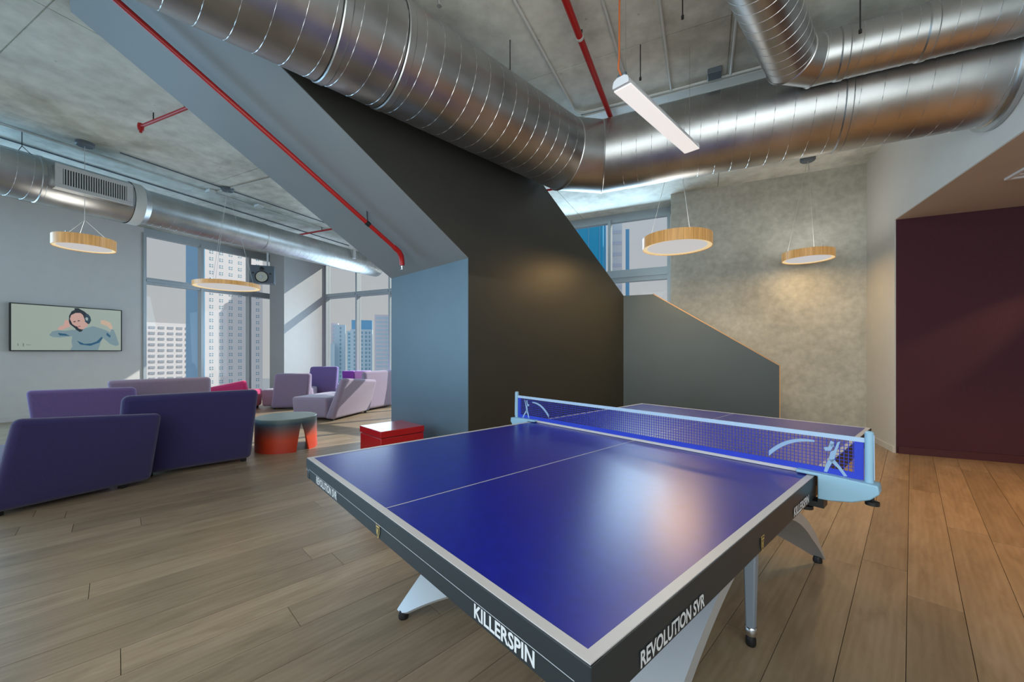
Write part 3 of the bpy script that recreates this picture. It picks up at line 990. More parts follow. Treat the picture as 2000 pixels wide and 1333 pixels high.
# ================================================================== LAMPS
def pendant(label, loc, D, hgt, power, group='round wooden pendant lamps', cable_top=H, canopy_r=.09, wires=3, up=0, drop=0.06):
    t = thing('pendant_lamp', label, 'lamp', loc, 0, group)
    R = D / 2
    build('shade_rim', MB().lathe([(R, 0), (R, hgt), (R - .008, hgt), (R - .008, 0)], 64, closed=True), M['veneer'], t, smooth=True)
    build('top_plate', MB().lathe([(R - .008, hgt - .02), (0.0001, hgt - .015)], 48), M['lamp_white'], t, smooth=True)
    b = MB()
    b.lathe([(0.0001, .012), (R * .86, .012)], 64)
    build('diffuser', b, M['diffuser'], t, smooth=True)
    build('diffuser_rim', MB().lathe([(R * .86, .011), (R - .008, .006), (R - .008, .012), (R * .86, .016)], 64, closed=True), M['diffuser_rim'], t, smooth=True)
    top = cable_top - loc[2]
    hub = top - drop
    for k in range(wires):
        a = 2 * PI * k / wires + .6
        x, y = math.cos(a) * R * .8, math.sin(a) * R * .8
        build('suspension_wire', MB().sweep([(x, y, hgt - .02), (x * .04, y * .04, hub)], .0022, 6), M['conduit'], t)
        build('wire_grip', MB().sweep([(x, y, hgt - .022), (x, y, hgt + .03)], .006, 8), M['steel'], t)
    build('cable', MB().sweep([(0, 0, hub), (0, 0, top - .03)], .003, 6), M['conduit'], t)
    build('canopy', MB().lathe([(canopy_r * .98, top), (canopy_r, top - .035), (canopy_r * .85, top - .05), (0.0001, top - .05)], 28), M['speaker'], t, smooth=True)
    l = bpy.data.lights.new('pendant_light', 'AREA')
    l.shape = 'DISK'
    l.size = D * .84
    l.energy = power
    l.color = (1.0, 0.62, 0.24)
    lo = bpy.data.objects.new('pendant_light', l)
    COL.objects.link(lo)
    lo.parent = t
    lo.location = (0, 0, .004)
    if up > 0:  # added fill above the shade, brightens ceiling and upper wall
        l = bpy.data.lights.new('pendant_up_fill', 'AREA')
        l.shape = 'DISK'
        l.size = D * .8
        l.energy = up
        l.color = (1.0, 0.93, 0.82)
        lo = bpy.data.objects.new('pendant_up_fill', l)
        COL.objects.link(lo)
        lo.parent = t
        lo.location = (0, 0, hgt + .004)
        lo.rotation_euler = (PI, 0, 0)
pendant('larger wooden pendant lamp hanging before the high window and concrete wall', (2.03, 4.89, 2.50), .80, .135, 28, up=4)
pendant('small wooden pendant lamp close to the concrete wall at right', (4.085, 5.48, 2.49), .60, .11, 6.5, up=4)
pendant('small wooden pendant lamp in front of the white television wall', (-5.47, 5.08, 2.545), .58, .13, 5, up=2, drop=1.0)
pendant('wide thin wooden pendant lamp in front of the left window', (-4.66, 6.5, 2.27), .92, .065, 4)
# linear lamp over the table
la, lb_ = Vector((.73, 2.653, 3.0)), Vector((1.594, 3.508, 3.0))
lc = (la + lb_) / 2
LL = (lb_ - la).length
t = thing('linear_lamp', 'white linear batten lamp hanging over the tennis table', 'lamp', lc, math.atan2(lb_.y - la.y, lb_.x - la.x))
prof = [(-.056, 0), (.056, 0), (.056, .02), (.048, .045), (.025, .058), (-.025, .058), (-.048, .045), (-.056, .02)]
build('housing', MB().prism(prof, lambda y, z, k: (-LL / 2 + LL * k, y, z)), M['lamp_white'], t)
build('diffuser', MB().box(-LL / 2 + .015, LL / 2 - .01, -.062, .062, -.008, 0.0), M['tube_diffuser'], t)
for sx_ in (-1, 1):
    build('end_cap', MB().prism([(y * 1.06, z * 1.05 - .001) for y, z in prof], lambda y, z, k: (sx_ * LL / 2 + (k - .5) * .02, y, z)), M['lamp_white'], t)
build('cable', MB().sweep([(-LL / 2 + .0, .0, .07), (-LL / 2 - .02, .01, .11), (-LL / 2 + .0, .015, .20), (-LL / 2 - .005, .01, .55), (-LL / 2, .0, .90)], .006, 8), M['orange'], t, smooth=True)
for x in (-LL / 2 + .06, LL / 2 - .06):
    build('suspension_wire', MB().sweep([(x, 0, .07), (x, 0, .90)], .002, 6), M['steel'], t)
build('gland', MB().sweep([(-LL / 2 + .012, -.03, .078), (-LL / 2 + .012, .03, .078)], .012, 8), M['speaker'], t)
l = bpy.data.lights.new('linear_light', 'AREA')
l.shape = 'RECTANGLE'
l.size, l.size_y = LL - .05, .09
l.energy = 17
l.color = (1.0, .84, .66)
lo = bpy.data.objects.new('linear_light', l)
COL.objects.link(lo)
lo.parent = t
lo.location = (0, 0, -.008)
# downlights of the low ceiling at right (their fittings lie outside the picture)
for (p, q), e_ in (((3.2, 3.9), 250), ((3.5, 2.3), 45)):
    light('recess_downlight', 'SPOT', g1(p, q, 2.79), e_, (1.0, 0.42, 0.05), target=g1(p, q, 0), spot_size=math.radians(112), spot_blend=.7, shadow_soft_size=.05)
light('recess_accent', 'SPOT', g1(4.35, 5.86, 2.76), 130, (1.0, 0.56, 0.26), target=g1(2.25, 6.36, 0.95), spot_size=math.radians(17), spot_blend=.8, shadow_soft_size=.03)
# fill lights added high up behind the camera to lift the ambient light
for (p, q), e_ in (((-5.5, -1.8), 26), ((-2.5, -2.5), 16)):
    light('rear_fill', 'AREA', g1(p, q, 3.0), e_, (1.0, .90, .80), target=g1(p, q, 0), shape='RECTANGLE', size=1.3, size_y=.15)

# ================================================================== TABLE TENNIS TABLE
TW, TL, TZ = 1.525, 2.74, 0.76
TY = -0.8475
tc_ = Vector((.6387, 2.066, 0))
tt = thing('tennis_table', 'blue table tennis table with silver arched base in the foreground', 'table', tc_, TY)
hx, hy = TW / 2, TL / 2
build('tabletop', MB().box(-hx + .001, hx - .001, -hy + .001, hy - .001, TZ - .025, TZ), M['table_blue'], tt)
z1 = TZ + .0008
b = MB()
b.box(-hx, hx, -hy, -hy + .021, TZ - .02, z1)
build('end_line', b, M['line_white'], tt)
build('end_line', MB().box(-hx, hx, hy - .021, hy, TZ - .02, z1), M['line_white'], tt)
for s_ in (-1, 1):
    build('side_line', MB().box(min(s_ * hx, s_ * (hx - .021)), max(s_ * hx, s_ * (hx - .021)), -hy + .021, hy - .021, TZ - .02, z1), M['line_white'], tt)
build('centre_line', MB().box(-.0016, .0016, -hy + .021, hy - .021, TZ - .02, z1), M['line_white'], tt)
# apron: upper rim, pin line and lower board on each side
AZ0 = TZ - .085
for s_ in (-1, 1):
    y = s_ * hy
    build('rim', MB().box(-hx - .003, hx + .003, min(y, y - s_ * .03) - (.003 if s_ < 0 else 0), max(y, y - s_ * .03) + (.003 if s_ > 0 else 0), TZ - .042, TZ - .0015), M['apron'], tt, bevel=.0015, seg=1)
    build('apron', MB().box(-hx + .002, hx - .002, min(y - s_ * .002, y - s_ * .03), max(y - s_ * .002, y - s_ * .03), AZ0, TZ - .042), M['apron'], tt)
    build('pin_line', MB().box(-hx + .03, hx - .03, min(y, y - s_ * .006) - (.0015 if s_ < 0 else 0), max(y, y - s_ * .006) + (.0015 if s_ > 0 else 0), TZ - .0435, TZ - .0415), M['apron_line'], tt)
    x = s_ * hx
    for y0, y1 in ((-hy, -.004), (.004, hy)):
        build('rim', MB().box(min(x, x - s_ * .03) - (.0025 if s_ < 0 else 0), max(x, x - s_ * .03) + (.0025 if s_ > 0 else 0), y0 + .001, y1 - .001, TZ - .042, TZ - .0015), M['apron'], tt)
        build('apron', MB().box(min(x - s_ * .001, x - s_ * .03), max(x - s_ * .001, x - s_ * .03), y0, y1, AZ0, TZ - .042), M['apron'], tt)
        # plastic corner pieces
        yc = y0 if y0 < 0 and y1 < 0 else y1
        sg = -1 if yc < 0 else 1
        cp = MB()
        cp.box(min(x + s_ * .002, x - s_ * .034), max(x + s_ * .002, x - s_ * .034), min(yc + sg * .001, yc - sg * .034), max(yc + sg * .001, yc - sg * .034), AZ0 - .003, TZ - .046)
        build('corner_piece', cp, M['apron'], tt, bevel=.006)
        arc = MB()
        for k in range(8):
            a0, a1_ = PI * k / 8, PI * (k + 1) / 8
            f0 = lambda a, rr: ((x + s_ * .0035), yc - sg * (.017 + rr * math.cos(a)), TZ - .055 + rr * .7 * math.sin(a))
            arc.add([f0(a0, .016), f0(a0, .0175), f0(a1_, .0175), f0(a1_, .016)], [(0, 1, 2, 3)])
        for k in range(8):
            a0, a1_ = PI * k / 8, PI * (k + 1) / 8
            f0 = lambda a, rr: (x - s_ * (.017 + rr * math.cos(a)), yc + sg * .0042, TZ - .055 + rr * .7 * math.sin(a))
            arc.add([f0(a0, .016), f0(a0, .0175), f0(a1_, .0175), f0(a1_, .016)], [(0, 1, 2, 3)])
        build('corner_mark', arc, M['apron_line'], tt)
# lettering
def lettering(txt, length, height, m, parent, origin, right, up, out, bold=.028):
    cu = bpy.data.curves.new('lettering', 'FONT')
    cu.body = txt
    cu.size = 1.0
    cu.offset = bold
    cu.extrude = 0.0
    cu.resolution_u = 3
    tmp = bpy.data.objects.new('lettering', cu)
    COL.objects.link(tmp)
    bpy.context.view_layer.update()
    me = bpy.data.meshes.new_from_object(tmp.evaluated_get(bpy.context.evaluated_depsgraph_get()))
    bpy.data.objects.remove(tmp)
    xs = [v.co.x for v in me.vertices]
    ys = [v.co.y for v in me.vertices]
    x0, x1, y0, y1 = min(xs), max(xs), min(ys), max(ys)
    right, up, out = Vector(right), Vector(up), Vector(out)
    for v in me.vertices:
        v.co = right * ((v.co.x - x0) / (x1 - x0) * length) + up * ((v.co.y - y0) / (y1 - y0) * height) + out * 0.0
    me.materials.clear()
    me.materials.append(m)
    o = bpy.data.objects.new('lettering', me)
    COL.objects.link(o)
    o.parent = parent
    o.location = origin
    return o
LH, LZ = .030, TZ - .079
lettering('KILLERSPIN', .175, LH, M['letter'], tt, (1.231 - hx, -hy + .0012, LZ), (1, 0, 0), (0, 0, 1), (0, -1, 0))
lettering('REVOLUTION SVR', .255, LH, M['letter'], tt, (.13 - hx, -hy + .0012, LZ), (1, 0, 0), (0, 0, 1), (0, -1, 0))
lettering('REVOLUTION SVR', .255, LH, M['letter'], tt, (hx + .0012, .137 - hy, LZ), (0, 1, 0), (0, 0, 1), (1, 0, 0))
lettering('KILLERSPIN', .19, LH, M['letter'], tt, (hx + .0012, 1.075 - hy, LZ), (0, 1, 0), (0, 0, 1), (1, 0, 0))
def crest(origin, right, out):
    right, out, up = Vector(right), Vector(out), Vector((0, 0, 1))
    pl = [(-.013, .02), (0, .023), (.013, .02), (.012, -.004), (.006, -.017), (0, -.022), (-.006, -.017), (-.012, -.004)]
    def ring(sc, d):
        return [right * (a * sc) + up * (b * sc) + out * d for a, b in pl]
    m = MB()
    m.add(ring(1, .0012), [list(range(8))])
    m.k = 1
    m.add(ring(.84, .0016), [list(range(8))])
    m.k = 0
    def q(a0, a1, b0, b1):
        m.add([right * a + up * b_ + out * .002 for a, b_ in ((a0, b0), (a1, b0), (a1, b1), (a0, b1))], [(0, 1, 2, 3)])
    q(-.009, .009, .010, .0145)
    q(-.0065, -.003, -.010, .007)
    q(.0005, .0035, -.013, .007)
    m.add([right * a + up * b_ + out * .002 for a, b_ in ((-.003, -.001), (.0005, -.004), (.0055, .006), (.003, .008))], [(0, 1, 2, 3)])
    o = build('crest', m, [M['gold'], M['apron']], tt)
    o.location = origin
crest((.754 - hx, -hy + .0008, TZ - .063), (1, 0, 0), (0, -1, 0))
crest((hx + .0008, .762 - hy, TZ - .063), (0, 1, 0), (1, 0, 0))
# arched base: a wide bent sheet with arched cut-outs between the feet
U0, U1 = .16 - hx, 1.368 - hx
def arch_z(y):
    return .555 - .525 * (y / 1.03) ** 2
nu, nv = 36, 48
th = .05
def cut(u):
    a = abs(u) / .5525
    return .21 * (1 - a * a) + .03 if a < 1 else .03
top, bot = [], []
for i in range(nu + 1):
    u = U0 + (U1 - U0) * i / nu
    zc = cut(u)
    ym = 1.03 * math.sqrt((.555 - zc) / .525)
    for j in range(nv + 1):
        y = -ym + 2 * ym * j / nv
        z = arch_z(y)
        nrm = Vector((0, 1.05 * y / (1.03 ** 2), 1)).normalized()
        top.append(Vector((u, y, z)))
        bot.append(Vector((u, y, z)) - nrm * th * (.25 + .75 * min(1, (z - zc) / .25 + .02)))
m = MB()
n1 = nv + 1
def gi(i, j):
    return i * n1 + j
NT = len(top)
fs = []
for i in range(nu):
    for j in range(nv):
        fs.append((gi(i, j), gi(i + 1, j), gi(i + 1, j + 1), gi(i, j + 1)))
m.add(top + bot, fs)
m.k = 1
for i in range(nu):
    for j in range(nv):
        m.f.append([NT + gi(i, j), NT + gi(i, j + 1), NT + gi(i + 1, j + 1), NT + gi(i + 1, j)])
        m.m.append(1)
for j in range(nv):
    m.f.append([gi(0, j), gi(0, j + 1), NT + gi(0, j + 1), NT + gi(0, j)])
    m.m.append(0)
    m.f.append([gi(nu, j + 1), gi(nu, j), NT + gi(nu, j), NT + gi(nu, j + 1)])
    m.m.append(0)
for i in range(nu):
    m.f.append([gi(i + 1, 0), gi(i, 0), NT + gi(i, 0), NT + gi(i + 1, 0)])
    m.m.append(0)
    m.f.append([gi(i, nv), gi(i + 1, nv), NT + gi(i + 1, nv), NT + gi(i, nv)])
    m.m.append(0)
build('arched_base', m, [M['silver'], M['silver_in']], tt, smooth=True, angle=40)
for s_ in (-1, 1):
    for u in (.19 - hx, 1.335 - hx):
        build('foot_pad', MB().lathe([(.022, 0), (.024, .012), (.018, .034), (.0001, .036)], 16, (u, s_ * 1.012, 0)), M['black'], tt, smooth=True)
    build('riser', MB().box(-.28, .28, s_ * .30 - .04, s_ * .30 + .04, .48, AZ0 + .03), M['apron'], tt)
    build('cross_beam', MB().box(-hx + .03, hx - .03, s_ * .30 - .03, s_ * .30 + .03, AZ0 + .005, TZ - .025), M['apron'], tt)
# straight middle legs
for s_ in (-1, 1):
    u = s_ * .545
    lg = MB()
    lg.hexa([(u - .017, -.005 - .017, .075), (u + .017, -.005 - .017, .075), (u + .017, -.005 + .017, .075), (u - .017, -.005 + .017, .075),
             (u - .03, -.005 - .03, .70), (u + .03, -.005 - .03, .70), (u + .03, -.005 + .03, .70), (u - .03, -.005 + .03, .70)])
    lo = build('leg', lg, M['leg_skylit'], tt, bevel=.006)
    build('leg_collar', MB().lathe([(.021, .045), (.024, .055), (.024, .075), (.02, .08)], 18, (u, -.005, 0)), M['steel'], lo, smooth=True)
    build('foot_pad', MB().lathe([(.017, 0), (.020, .008), (.020, .03), (.015, .046), (.0001, .047)], 16, (u, -.005, 0)), M['black'], lo, smooth=True)

# ---- net set, clamped to the table
nt_ = thing('tennis_net', 'blue mesh table tennis net with white tape on white brackets coloured by blue daylight', 'net', tc_ + Vector((0, 0, TZ)), TY)
PO = hx + .147
NZ0, NZ1 = .014, .158
nm = MB()
cell = .0125
k = 0
x = -PO + .03
while x < PO - .03:
    nm.box(x - .0011, x + .0011, -.0008, .0008, NZ0 + .018, NZ1 - .012)
    x += cell
z = NZ0 + .02
while z < NZ1 - .012:
    nm.box(-PO + .03, PO - .03, -.0008, .0008, z - .0009, z + .0009)
    z += cell
build('mesh', nm, M['net'], nt_, kind='stuff')
build('top_tape', MB().box(-PO, PO, -.003, .003, NZ1 - .013, NZ1 + .003), M['net_tape'], nt_)
build('bottom_band', MB().box(-PO + .012, PO - .012, -.002, .002, NZ0 - .002, NZ0 + .02), M['net_band'], nt_)
for s_ in (-1, 1):
    build('end_band', MB().box(min(s_ * (PO - .010), s_ * (PO - .036)), max(s_ * (PO - .010), s_ * (PO - .036)), -.0022, .0022, NZ0, NZ1 - .008), M['net_band'], nt_)
    build('post', MB().lathe([(.0125, -.01), (.0125, NZ1 + .012), (.008, NZ1 + .016), (.0001, NZ1 + .017)], 18, (s_ * (PO + .004), 0, .012)), M['bracket'], nt_, smooth=True)
    build('post_cord', MB().sweep([(s_ * (PO + .017), -.004, .175), (s_ * (PO + .018), -.006, .02)], .0015, 6), M['net_tape'], nt_)
    # boat shaped bracket
    pl = [(hx - .055, .004), (hx - .055, .016), (hx + .06, .014), (PO + .03, .008), (PO + .034, -.02), (PO + .01, -.045), (hx + .11, -.066), (hx + .05, -.078), (hx + .012, -.080), (hx + .012, .004)]
    if s_ < 0:
        pl = [(-a, b_) for a, b_ in pl][::-1]
    build('bracket', MB().prism(pl, lambda a, b_, t_: (a, -.034 + .068 * t_, b_)), M['bracket'], nt_, bevel=.004)
    cl = MB().box(min(s_ * (hx - .06), s_ * (hx + .012)), max(s_ * (hx - .06), s_ * (hx + .012)), -.03, .03, -.112, -.092)
    cl.box(min(s_ * (hx + .012), s_ * (hx + .03)), max(s_ * (hx + .012), s_ * (hx + .03)), -.03, .03, -.112, -.07)
    build('clamp', cl, M['black'], nt_)
    for ux, dz, sz in ((hx - .03, -.118, .024), (PO + .012, -.052, .020)):
        build('clamp_knob', MB().lathe([(.006, dz + .02), (.006, dz), (sz, dz - .004), (sz, dz - .016), (.0001, dz - .018)], 16, (s_ * ux, 0, 0)), M['black'], nt_, smooth=True)
build('base_bar', MB().box(-hx + .05, hx - .05, -.009, .009, .0015, .013), M['line_white'], nt_)
# printed player and ball track on both ends of the net
def player(mirror):
    m = MB()
    def P(a, b_):
        return ((hx + .085 - a) * mirror, -.0022, NZ0 + b_) if mirror > 0 else (-(hx + .085 - a), -.0022, NZ0 + b_)
    limbs = [[(.030, .118), (.040, .122), (.046, .098), (.060, .094), (.056, .082), (.040, .084), (.034, .098)],
             [(.012, .124), (.020, .120), (.030, .088), (.040, .082), (.046, .050), (.030, .048), (.024, .080)],
             [(.046, .052), (.030, .054), (.042, .026), (.050, .004), (.060, .004), (.054, .030)],
             [(.030, .056), (.044, .050), (.018, .024), (.002, .000), (-.008, .002), (.010, .030)],
             [(.032, .112), (.030, .102), (.040, .100), (.042, .110)]]
    for lim in limbs:
        m.add([P(a, b_) for a, b_ in lim], [list(range(len(lim)))])
    build('player_print', m, M['print'], nt_)
    m = MB()
    # swoosh of balls
    pts = []
    for k in range(15):
        s = k / 14
        pts.append((.088 + .15 * s, .112 - .075 * s ** 2.4, .0035 + .0075 * s))
    for (a0, b0, w0), (a1_, b1_, w1) in zip(pts[:-1], pts[1:]):
        m.add([P(a0, b0 - w0), P(a1_, b1_ - w1), P(a1_, b1_ + w1), P(a0, b0 + w0)], [(0, 1, 2, 3)])
    build('ball_track_print', m, M['print'], nt_)
player(1)
player(-1)

# ================================================================== LOUNGE SEATING
def lounge(label, B0, B1, T0, T1, fab, seat=None, thick=(.24, .13), depth=.78, face=1, seat_fab=None, group='modular felt lounge units', rnd=.055, foot=True):
    """One upholstered unit. B0,B1 outer foot corners, T0,T1 outer top corners (x, y, z); face=1 puts the seat on the left of B0->B1."""
    B0, B1, T0, T1 = [Vector(p) for p in (B0, B1, T0, T1)]
    base = (B0 + B1) / 2
    base.z = 0
    t = thing('lounge_unit', label, 'sofa', base, 0, group)
    d = (B1 - B0)
    d.z = 0
    d.normalize()
    n = Vector((-d.y, d.x, 0)) * face
    p = [B0, B1, B1 + n * thick[0], B0 + n * thick[0], T0, T1, T1 + n * thick[1], T0 + n * thick[1]]
    if face < 0:
        p = [p[1], p[0], p[3], p[2], p[5], p[4], p[7], p[6]]
    build('backrest', shift(MB().hexa(p), base), fab, t, bevel=rnd, seg=4, fix=True)
    s0, s1 = seat or (0.0, 1.0)
    a = B0 + (B1 - B0) * s0 + n * (thick[0] - .06)
    b = B0 + (B1 - B0) * s1 + n * (thick[0] - .06)
    a.z = b.z = .05
    up = Vector((0, 0, .36))
    q = [a, b, b + n * depth, a + n * depth, a + up, b + up, b + n * (depth + .03) + up, a + n * (depth + .03) + up]
    if face < 0:
        q = [q[1], q[0], q[3], q[2], q[5], q[4], q[7], q[6]]
    build('seat', shift(MB().hexa(q), base), seat_fab or fab, t, bevel=.045, seg=4, fix=True)
    if foot:
        for c in (B0 + (B1 - B0) * max(s0, .06) + n * .07, B0 + (B1 - B0) * min(s1, .94) + n * .07, a + d * .06 + n * (depth - .1), b - d * .06 + n * (depth - .1)):
            build('foot', shift(MB().box(c.x - .02, c.x + .02, c.y - .02, c.y + .02, 0, .055), base), M['black'], t)
    return t
def G(p, q, z):
    return g1(p, q, z)
F = .035
lounge('nearest dark violet lounge unit, low back, at the left edge', G(-4.66, .93, F), G(-4.61, 1.86, F), G(-4.56, 1.03, .725), G(-4.42, 1.865, .66), M['fab_purple'], thick=(.16, .09), seat=(0, .8))
lounge('dark violet lounge unit with higher back beside the drum table', G(-4.90, 1.70, F), G(-4.536, 2.715, F), G(-4.77, 1.70, .815), G(-4.37, 2.70, .81), M['fab_purple'], seat=(.22, 1), thick=(.2, .11))
lounge('violet lounge unit behind the nearest one, under the television', (-6.06, 5.02, F), (-5.26, 5.62, F), (-6.06, 4.93, .735), (-5.22, 5.50, .73), M['fab_violet'], thick=(.2, .1), seat=(0, .48))
lounge('lilac lounge unit standing below the left window', (-5.93, 5.92, F), (-4.98, 6.55, F), (-5.92, 5.78, .80), (-4.88, 6.42, .81), M['fab_lilac'], seat=(.35, 1))
lounge('small magenta lounge unit just showing behind the violet back', (-6.05, 7.95, F), (-5.36, 8.10, F), (-6.10, 7.95, .50), (-5.42, 8.05, .645), M['fab_magenta'], thick=(.2, .12), rnd=.06, depth=.5)
lounge('mauve lounge unit right behind the drum table', (-5.07, 8.32, F), (-4.33, 8.40, F), (-4.93, 8.22, .765), (-4.23, 8.32, .765), M['fab_mauve'], seat=(-.35, .8), seat_fab=M['fab_lilac'])
lounge('tall purple lounge unit between the mauve and pale units', (-4.95, 9.45, F), (-4.25, 9.50, F), (-4.74, 9.3, .87), (-4.09, 9.3, .875), M['fab_violet'], depth=.5)
lounge('pale lilac lounge unit with its seat towards the drum table', (-3.109, 6.924, F), (-2.863, 8.02, F), (-2.85, 6.795, .765), (-2.67, 7.89, .665), M['fab_lilac'], thick=(.20, .12), depth=.70, seat=(0, .95))
lounge('pale lilac lounge unit beside the grey pillar', (-2.95, 8.06, F), (-2.55, 9.15, F), (-2.95, 7.98, .815), (-2.48, 9.1, .83), M['fab_lilac'], seat=(.1, 1), thick=(.2, .12))
lounge('plum lounge unit in the sun behind the pale ones', (-4.22, 9.95, F), (-3.93, 9.95, F), (-4.21, 9.8, .745), (-3.915, 9.8, .745), M['fab_plum'], depth=.4, rnd=.03)
lounge('orchid pink lounge unit in the sun near the window', (-3.90, 9.95, F), (-3.5, 9.95, F), (-3.905, 9.8, .745), (-3.5, 9.8, .745), M['fab_pink'], depth=.4, rnd=.03)

# ================================================================== DRUM TABLE AND RED BOX
dt = thing('drum_table', 'round drum table fading from dark top to red orange foot', 'coffee table', (-2.88, 5.07, 0), 0)
R0 = .345
na, nz = 96, 14
holes = [math.radians(a) for a in (-30, 90, 210)]
m = MB()
def hw_(z):
    return (.082 * max(0, 1 - z / .33) ** .85) / R0 if z < .33 else 0
vs = {}
for lay, rr in ((0, R0), (1, R0 - .022)):
    for i in range(na):
        a = 2 * PI * i / na
        dh = min(((a - h + PI) % (2 * PI) - PI for h in holes), key=abs)
        w0 = .24
        for j in range(nz + 1):
            zf = j / nz
            z = .395 * zf
            aa = a
            hw = hw_(z)
            if abs(dh) < w0 and hw > 0:
                # squeeze the columns beside an opening out to its edge
                sgn = 1 if dh >= 0 else -1
                aa = a - dh + sgn * (hw + (abs(dh)) * (w0 - hw) / w0)
            rz = rr * (1 + .02 * (1 - zf))
            vs[lay, i, j] = len(m.v)
            m.v.append(Vector((rz * math.cos(aa), rz * math.sin(aa), z)))
def addf(f):
    m.f.append(list(f))
    m.m.append(0)
for i in range(na):
    i2 = (i + 1) % na
    a = 2 * PI * i / na
    a2 = 2 * PI * i2 / na
    d0 = min(((a - h + PI) % (2 * PI) - PI for h in holes), key=abs)
    d1 = min(((a2 - h + PI) % (2 * PI) - PI for h in holes), key=abs)
    gap = d0 < 0 <= d1 and abs(d0) < .2 and abs(d1) < .2
    for j in range(nz):
        if gap and hw_(.395 * (j + .5) / nz) > 0:
            addf((vs[0, i, j], vs[0, i, j + 1], vs[1, i, j + 1], vs[1, i, j]))
            addf((vs[0, i2, j + 1], vs[0, i2, j], vs[1, i2, j], vs[1, i2, j + 1]))
            continue
        addf((vs[0, i, j], vs[0, i2, j], vs[0, i2, j + 1], vs[0, i, j + 1]))
        addf((vs[1, i2, j], vs[1, i, j], vs[1, i, j + 1], vs[1, i2, j + 1]))
    if not gap:
        addf((vs[0, i2, 0], vs[0, i, 0], vs[1, i, 0], vs[1, i2, 0]))
build('body', m, M['drum'], dt, smooth=True, angle=50)
build('top', MB().lathe([(R0 - .02, .392), (R0, .393), (R0 + .003, .398), (R0 - .004, .404), (.0001, .405)], 64), M['drum_top'], dt, smooth=True)
rb = thing('red_box', 'glossy red lidded cube beside the grey pillar', 'storage box', g2(2.02, 3.80, 0), A2)
build('body', MB().box(-.235, .235, -.228, .228, 0, .385), M['red_box'], rb, bevel=.004)
build('lid', MB().box(-.24, .24, -.233, .233, .391, .455), M['red_box'], rb, bevel=.004)
build('lid_gap', MB().box(-.228, .228, -.22, .22, .383, .393), M['black'], rb)

# ================================================================== TELEVISION
TQ0, TQ1, TZ0, TZ1 = 2.389, 3.858, 1.232, 2.075
tv = thing('television', 'wall mounted television showing a person wearing headphones', 'television', g1(-10.87, (TQ0 + TQ1) / 2, TZ0), A1)
TWD, THT = TQ1 - TQ0, TZ1 - TZ0
build('casing', MB().box(.02, .068, -TWD / 2, TWD / 2, 0, THT), M['black'], tv, bevel=.005)
build('wall_mount', MB().box(-.0, .02, -.25, .25, .2, .6), M['black'], tv)
bz = .016
fr = MB()
for y0, y1, z0, z1_ in ((-TWD / 2, TWD / 2, THT - bz, THT), (-TWD / 2, TWD / 2, 0, bz), (-TWD / 2, -TWD / 2 + bz, bz, THT - bz), (TWD / 2 - bz, TWD / 2, bz, THT - bz)):
    fr.box(.066, .073, y0, y1, z0, z1_)
build('bezel', fr, M['black'], tv)
sw, sh = TWD - 2 * bz, THT - 2 * bz
PIC = [('hair', 'hair', 1), ('torso', 'shirt', 0), ('sleeve_l', 'shirt', 1), ('sleeve_r', 'shirt', 1), ('hand_l', 'skin', 2), ('hand_r', 'skin2', 2), ('face', 'skin', 3), ('beard', 'hair', 4),
       ('cup', 'cup', 4), ('cup_ring', 'ring', 5), ('eye_l', 'hair', 4), ('eye_r', 'hair', 4), ('mouth', 'lip', 5), ('fold_a', 'shirt_d', 2), ('fold_b', 'shirt_d', 2), ('fold_c', 'shirt_d', 2),
       ('mark_a', 'mark', 1), ('mark_b', 'mark', 1), ('mark_c', 'mark', 1)]
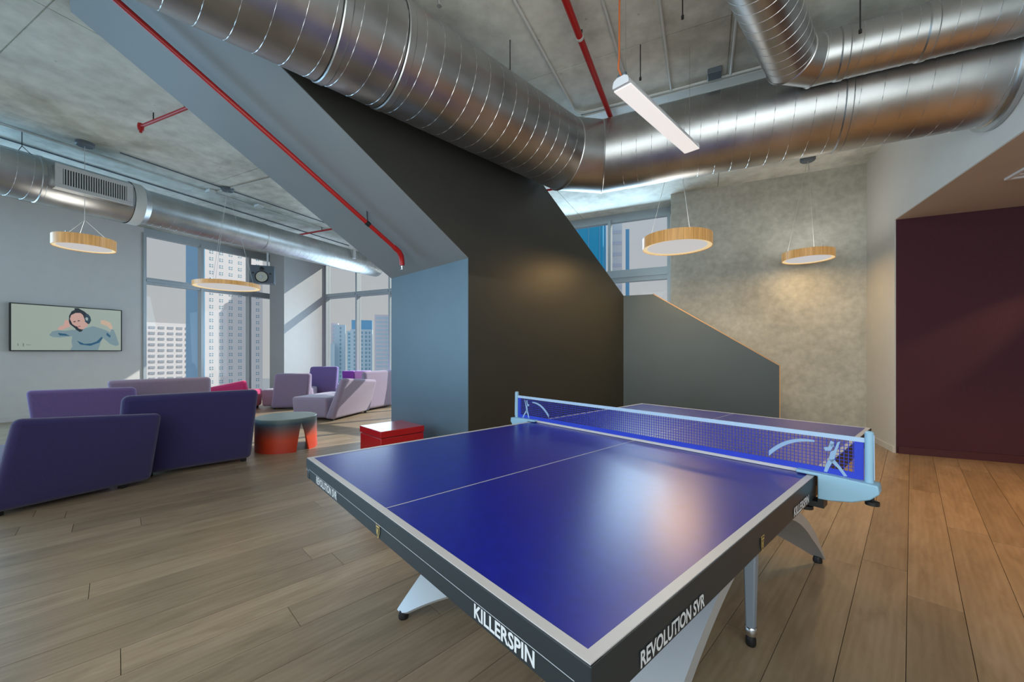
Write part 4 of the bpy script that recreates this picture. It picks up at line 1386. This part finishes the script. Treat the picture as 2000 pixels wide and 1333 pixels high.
PP = {
'sleeve_l': [(0.308,0.342),(0.338,0.43),(0.383,0.455),(0.457,0.452),(0.527,0.487),(0.527,0.33),(0.4,0.292),(0.338,0.3)],
'hand_l': [(0.38,0.484),(0.4,0.543),(0.434,0.576),(0.448,0.695),(0.462,0.711),(0.48,0.691),(0.491,0.596),(0.5,0.559),(0.451,0.504),(0.422,0.465),(0.388,0.47)],
'torso': [(0.493,0.0),(0.516,0.091),(0.507,0.21),(0.516,0.344),(0.521,0.464),(0.563,0.497),(0.629,0.517),(0.71,0.585),(0.799,0.53),(0.852,0.471),(0.8,0.28),(0.781,0.139),(0.762,0.0)],
'sleeve_r': [(0.786,0.537),(0.839,0.501),(0.885,0.441),(0.898,0.522),(0.922,0.523),(0.952,0.349),(0.98,0.142),(0.946,0.109),(0.886,0.156),(0.826,0.281),(0.787,0.342)],
'hand_r': [(0.789,0.654),(0.789,0.732),(0.825,0.744),(0.884,0.695),(0.908,0.602),(0.911,0.523),(0.885,0.528),(0.858,0.597),(0.819,0.625)],
'hair': [(0.483,0.669),(0.485,0.803),(0.508,0.91),(0.538,0.952),(0.532,0.99),(0.573,0.995),(0.592,0.967),(0.628,0.927),(0.684,0.813),(0.694,0.722),(0.678,0.643),(0.648,0.61),(0.599,0.439),(0.563,0.467),(0.521,0.554),(0.491,0.611)],
'face': [(0.492,0.729),(0.503,0.82),(0.544,0.878),(0.592,0.884),(0.616,0.834),(0.629,0.745),(0.641,0.67),(0.666,0.627),(0.654,0.572),(0.617,0.501),(0.587,0.487),(0.551,0.556),(0.515,0.613)],
'beard': [(0.521,0.576),(0.557,0.564),(0.575,0.513),(0.605,0.492),(0.611,0.47),(0.584,0.431),(0.551,0.481)],
'cup': [(0.629,0.76),(0.641,0.853),(0.665,0.871),(0.687,0.798),(0.691,0.706),(0.666,0.657),(0.635,0.677)],
'cup_ring': [(0.635,0.761),(0.647,0.793),(0.663,0.779),(0.663,0.718),(0.647,0.709)],
'eye_l': [(0.521,0.673),(0.544,0.687),(0.547,0.668),(0.527,0.656)],
'eye_r': [(0.562,0.7),(0.583,0.713),(0.586,0.692),(0.565,0.681)],
'mouth': [(0.563,0.565),(0.59,0.582),(0.593,0.56),(0.569,0.543)],
'fold_a': [(0.557,0.226),(0.63,0.152),(0.698,0.169),(0.749,0.216),(0.8,0.335),(0.81,0.296),(0.774,0.186),(0.686,0.107),(0.588,0.137)],
'fold_b': [(0.383,0.396),(0.457,0.379),(0.492,0.328),(0.463,0.335),(0.4,0.339)],
'fold_c': [(0.852,0.439),(0.892,0.363),(0.885,0.315),(0.845,0.376)],
'mark_a': [(0.049,0.144),(0.055,0.151),(0.058,0.096),(0.052,0.089)],
'mark_b': [(0.092,0.151),(0.1,0.151),(0.1,0.082),(0.092,0.082)],
'mark_c': [(0.118,0.124),(0.156,0.12),(0.156,0.11),(0.118,0.113)]}
m = MB()
m.box(.0675, .0695, -sw / 2, sw / 2, bz, bz + sh)
pm = [M['screen_bg']]
keys = []
for nm_, mk, lay in PIC:
    if mk not in keys:
        keys.append(mk)
        pm.append(E_[mk])
    m.k = 1 + keys.index(mk)
    # fan from the centroid keeps concave outlines clean enough at this size
    pts = [(.0698 + .0004 * lay, -sw / 2 + u * sw, bz + v * sh) for u, v in PP[nm_]]
    m.add(pts, [list(range(len(pts)))])
build('screen', m, pm, tv)

# ================================================================== SPEAKER
spk = thing('loudspeaker', 'grey loudspeaker hung in the corner of the left window', 'speaker', Vector((-5.35, 8.5, 2.70)), math.radians(24))
build('cabinet', MB().box(-.22, .22, 0, .26, 0, .37), M['speaker'], spk, bevel=.012)
def cone(prof, cx, cz, n=32):
    b = MB().lathe(prof, n)
    b.v = [Vector((cx + v.x, v.z, cz - v.y)) for v in b.v]
    return b
build('woofer_surround', cone([(.0001, -.004), (.112, -.006), (.126, -.010), (.128, 0)], -.01, .125), M['black'], spk, smooth=True)
build('woofer', cone([(.0001, -.009), (.036, -.010), (.104, -.013), (.106, -.006)], -.01, .125), M['cone'], spk, smooth=True)
build('dust_cap', cone([(.0001, -.022), (.02, -.020), (.034, -.012), (.034, -.009)], -.01, .125), M['vent_white'], spk, smooth=True)
build('tweeter', cone([(.0001, -.010), (.03, -.008), (.042, -.006), (.042, 0)], -.01, .295), M['black'], spk, smooth=True)
for x in (-.17, .15):
    build('bass_port', cone([(.0001, -.004), (.02, -.004), (.02, 0)], x, .20), M['black'], spk)
build('mounting_pole', MB().sweep([(0.08, .13, .37), (0.08, .13, 1.20)], .016, 12), M['conduit'], spk)
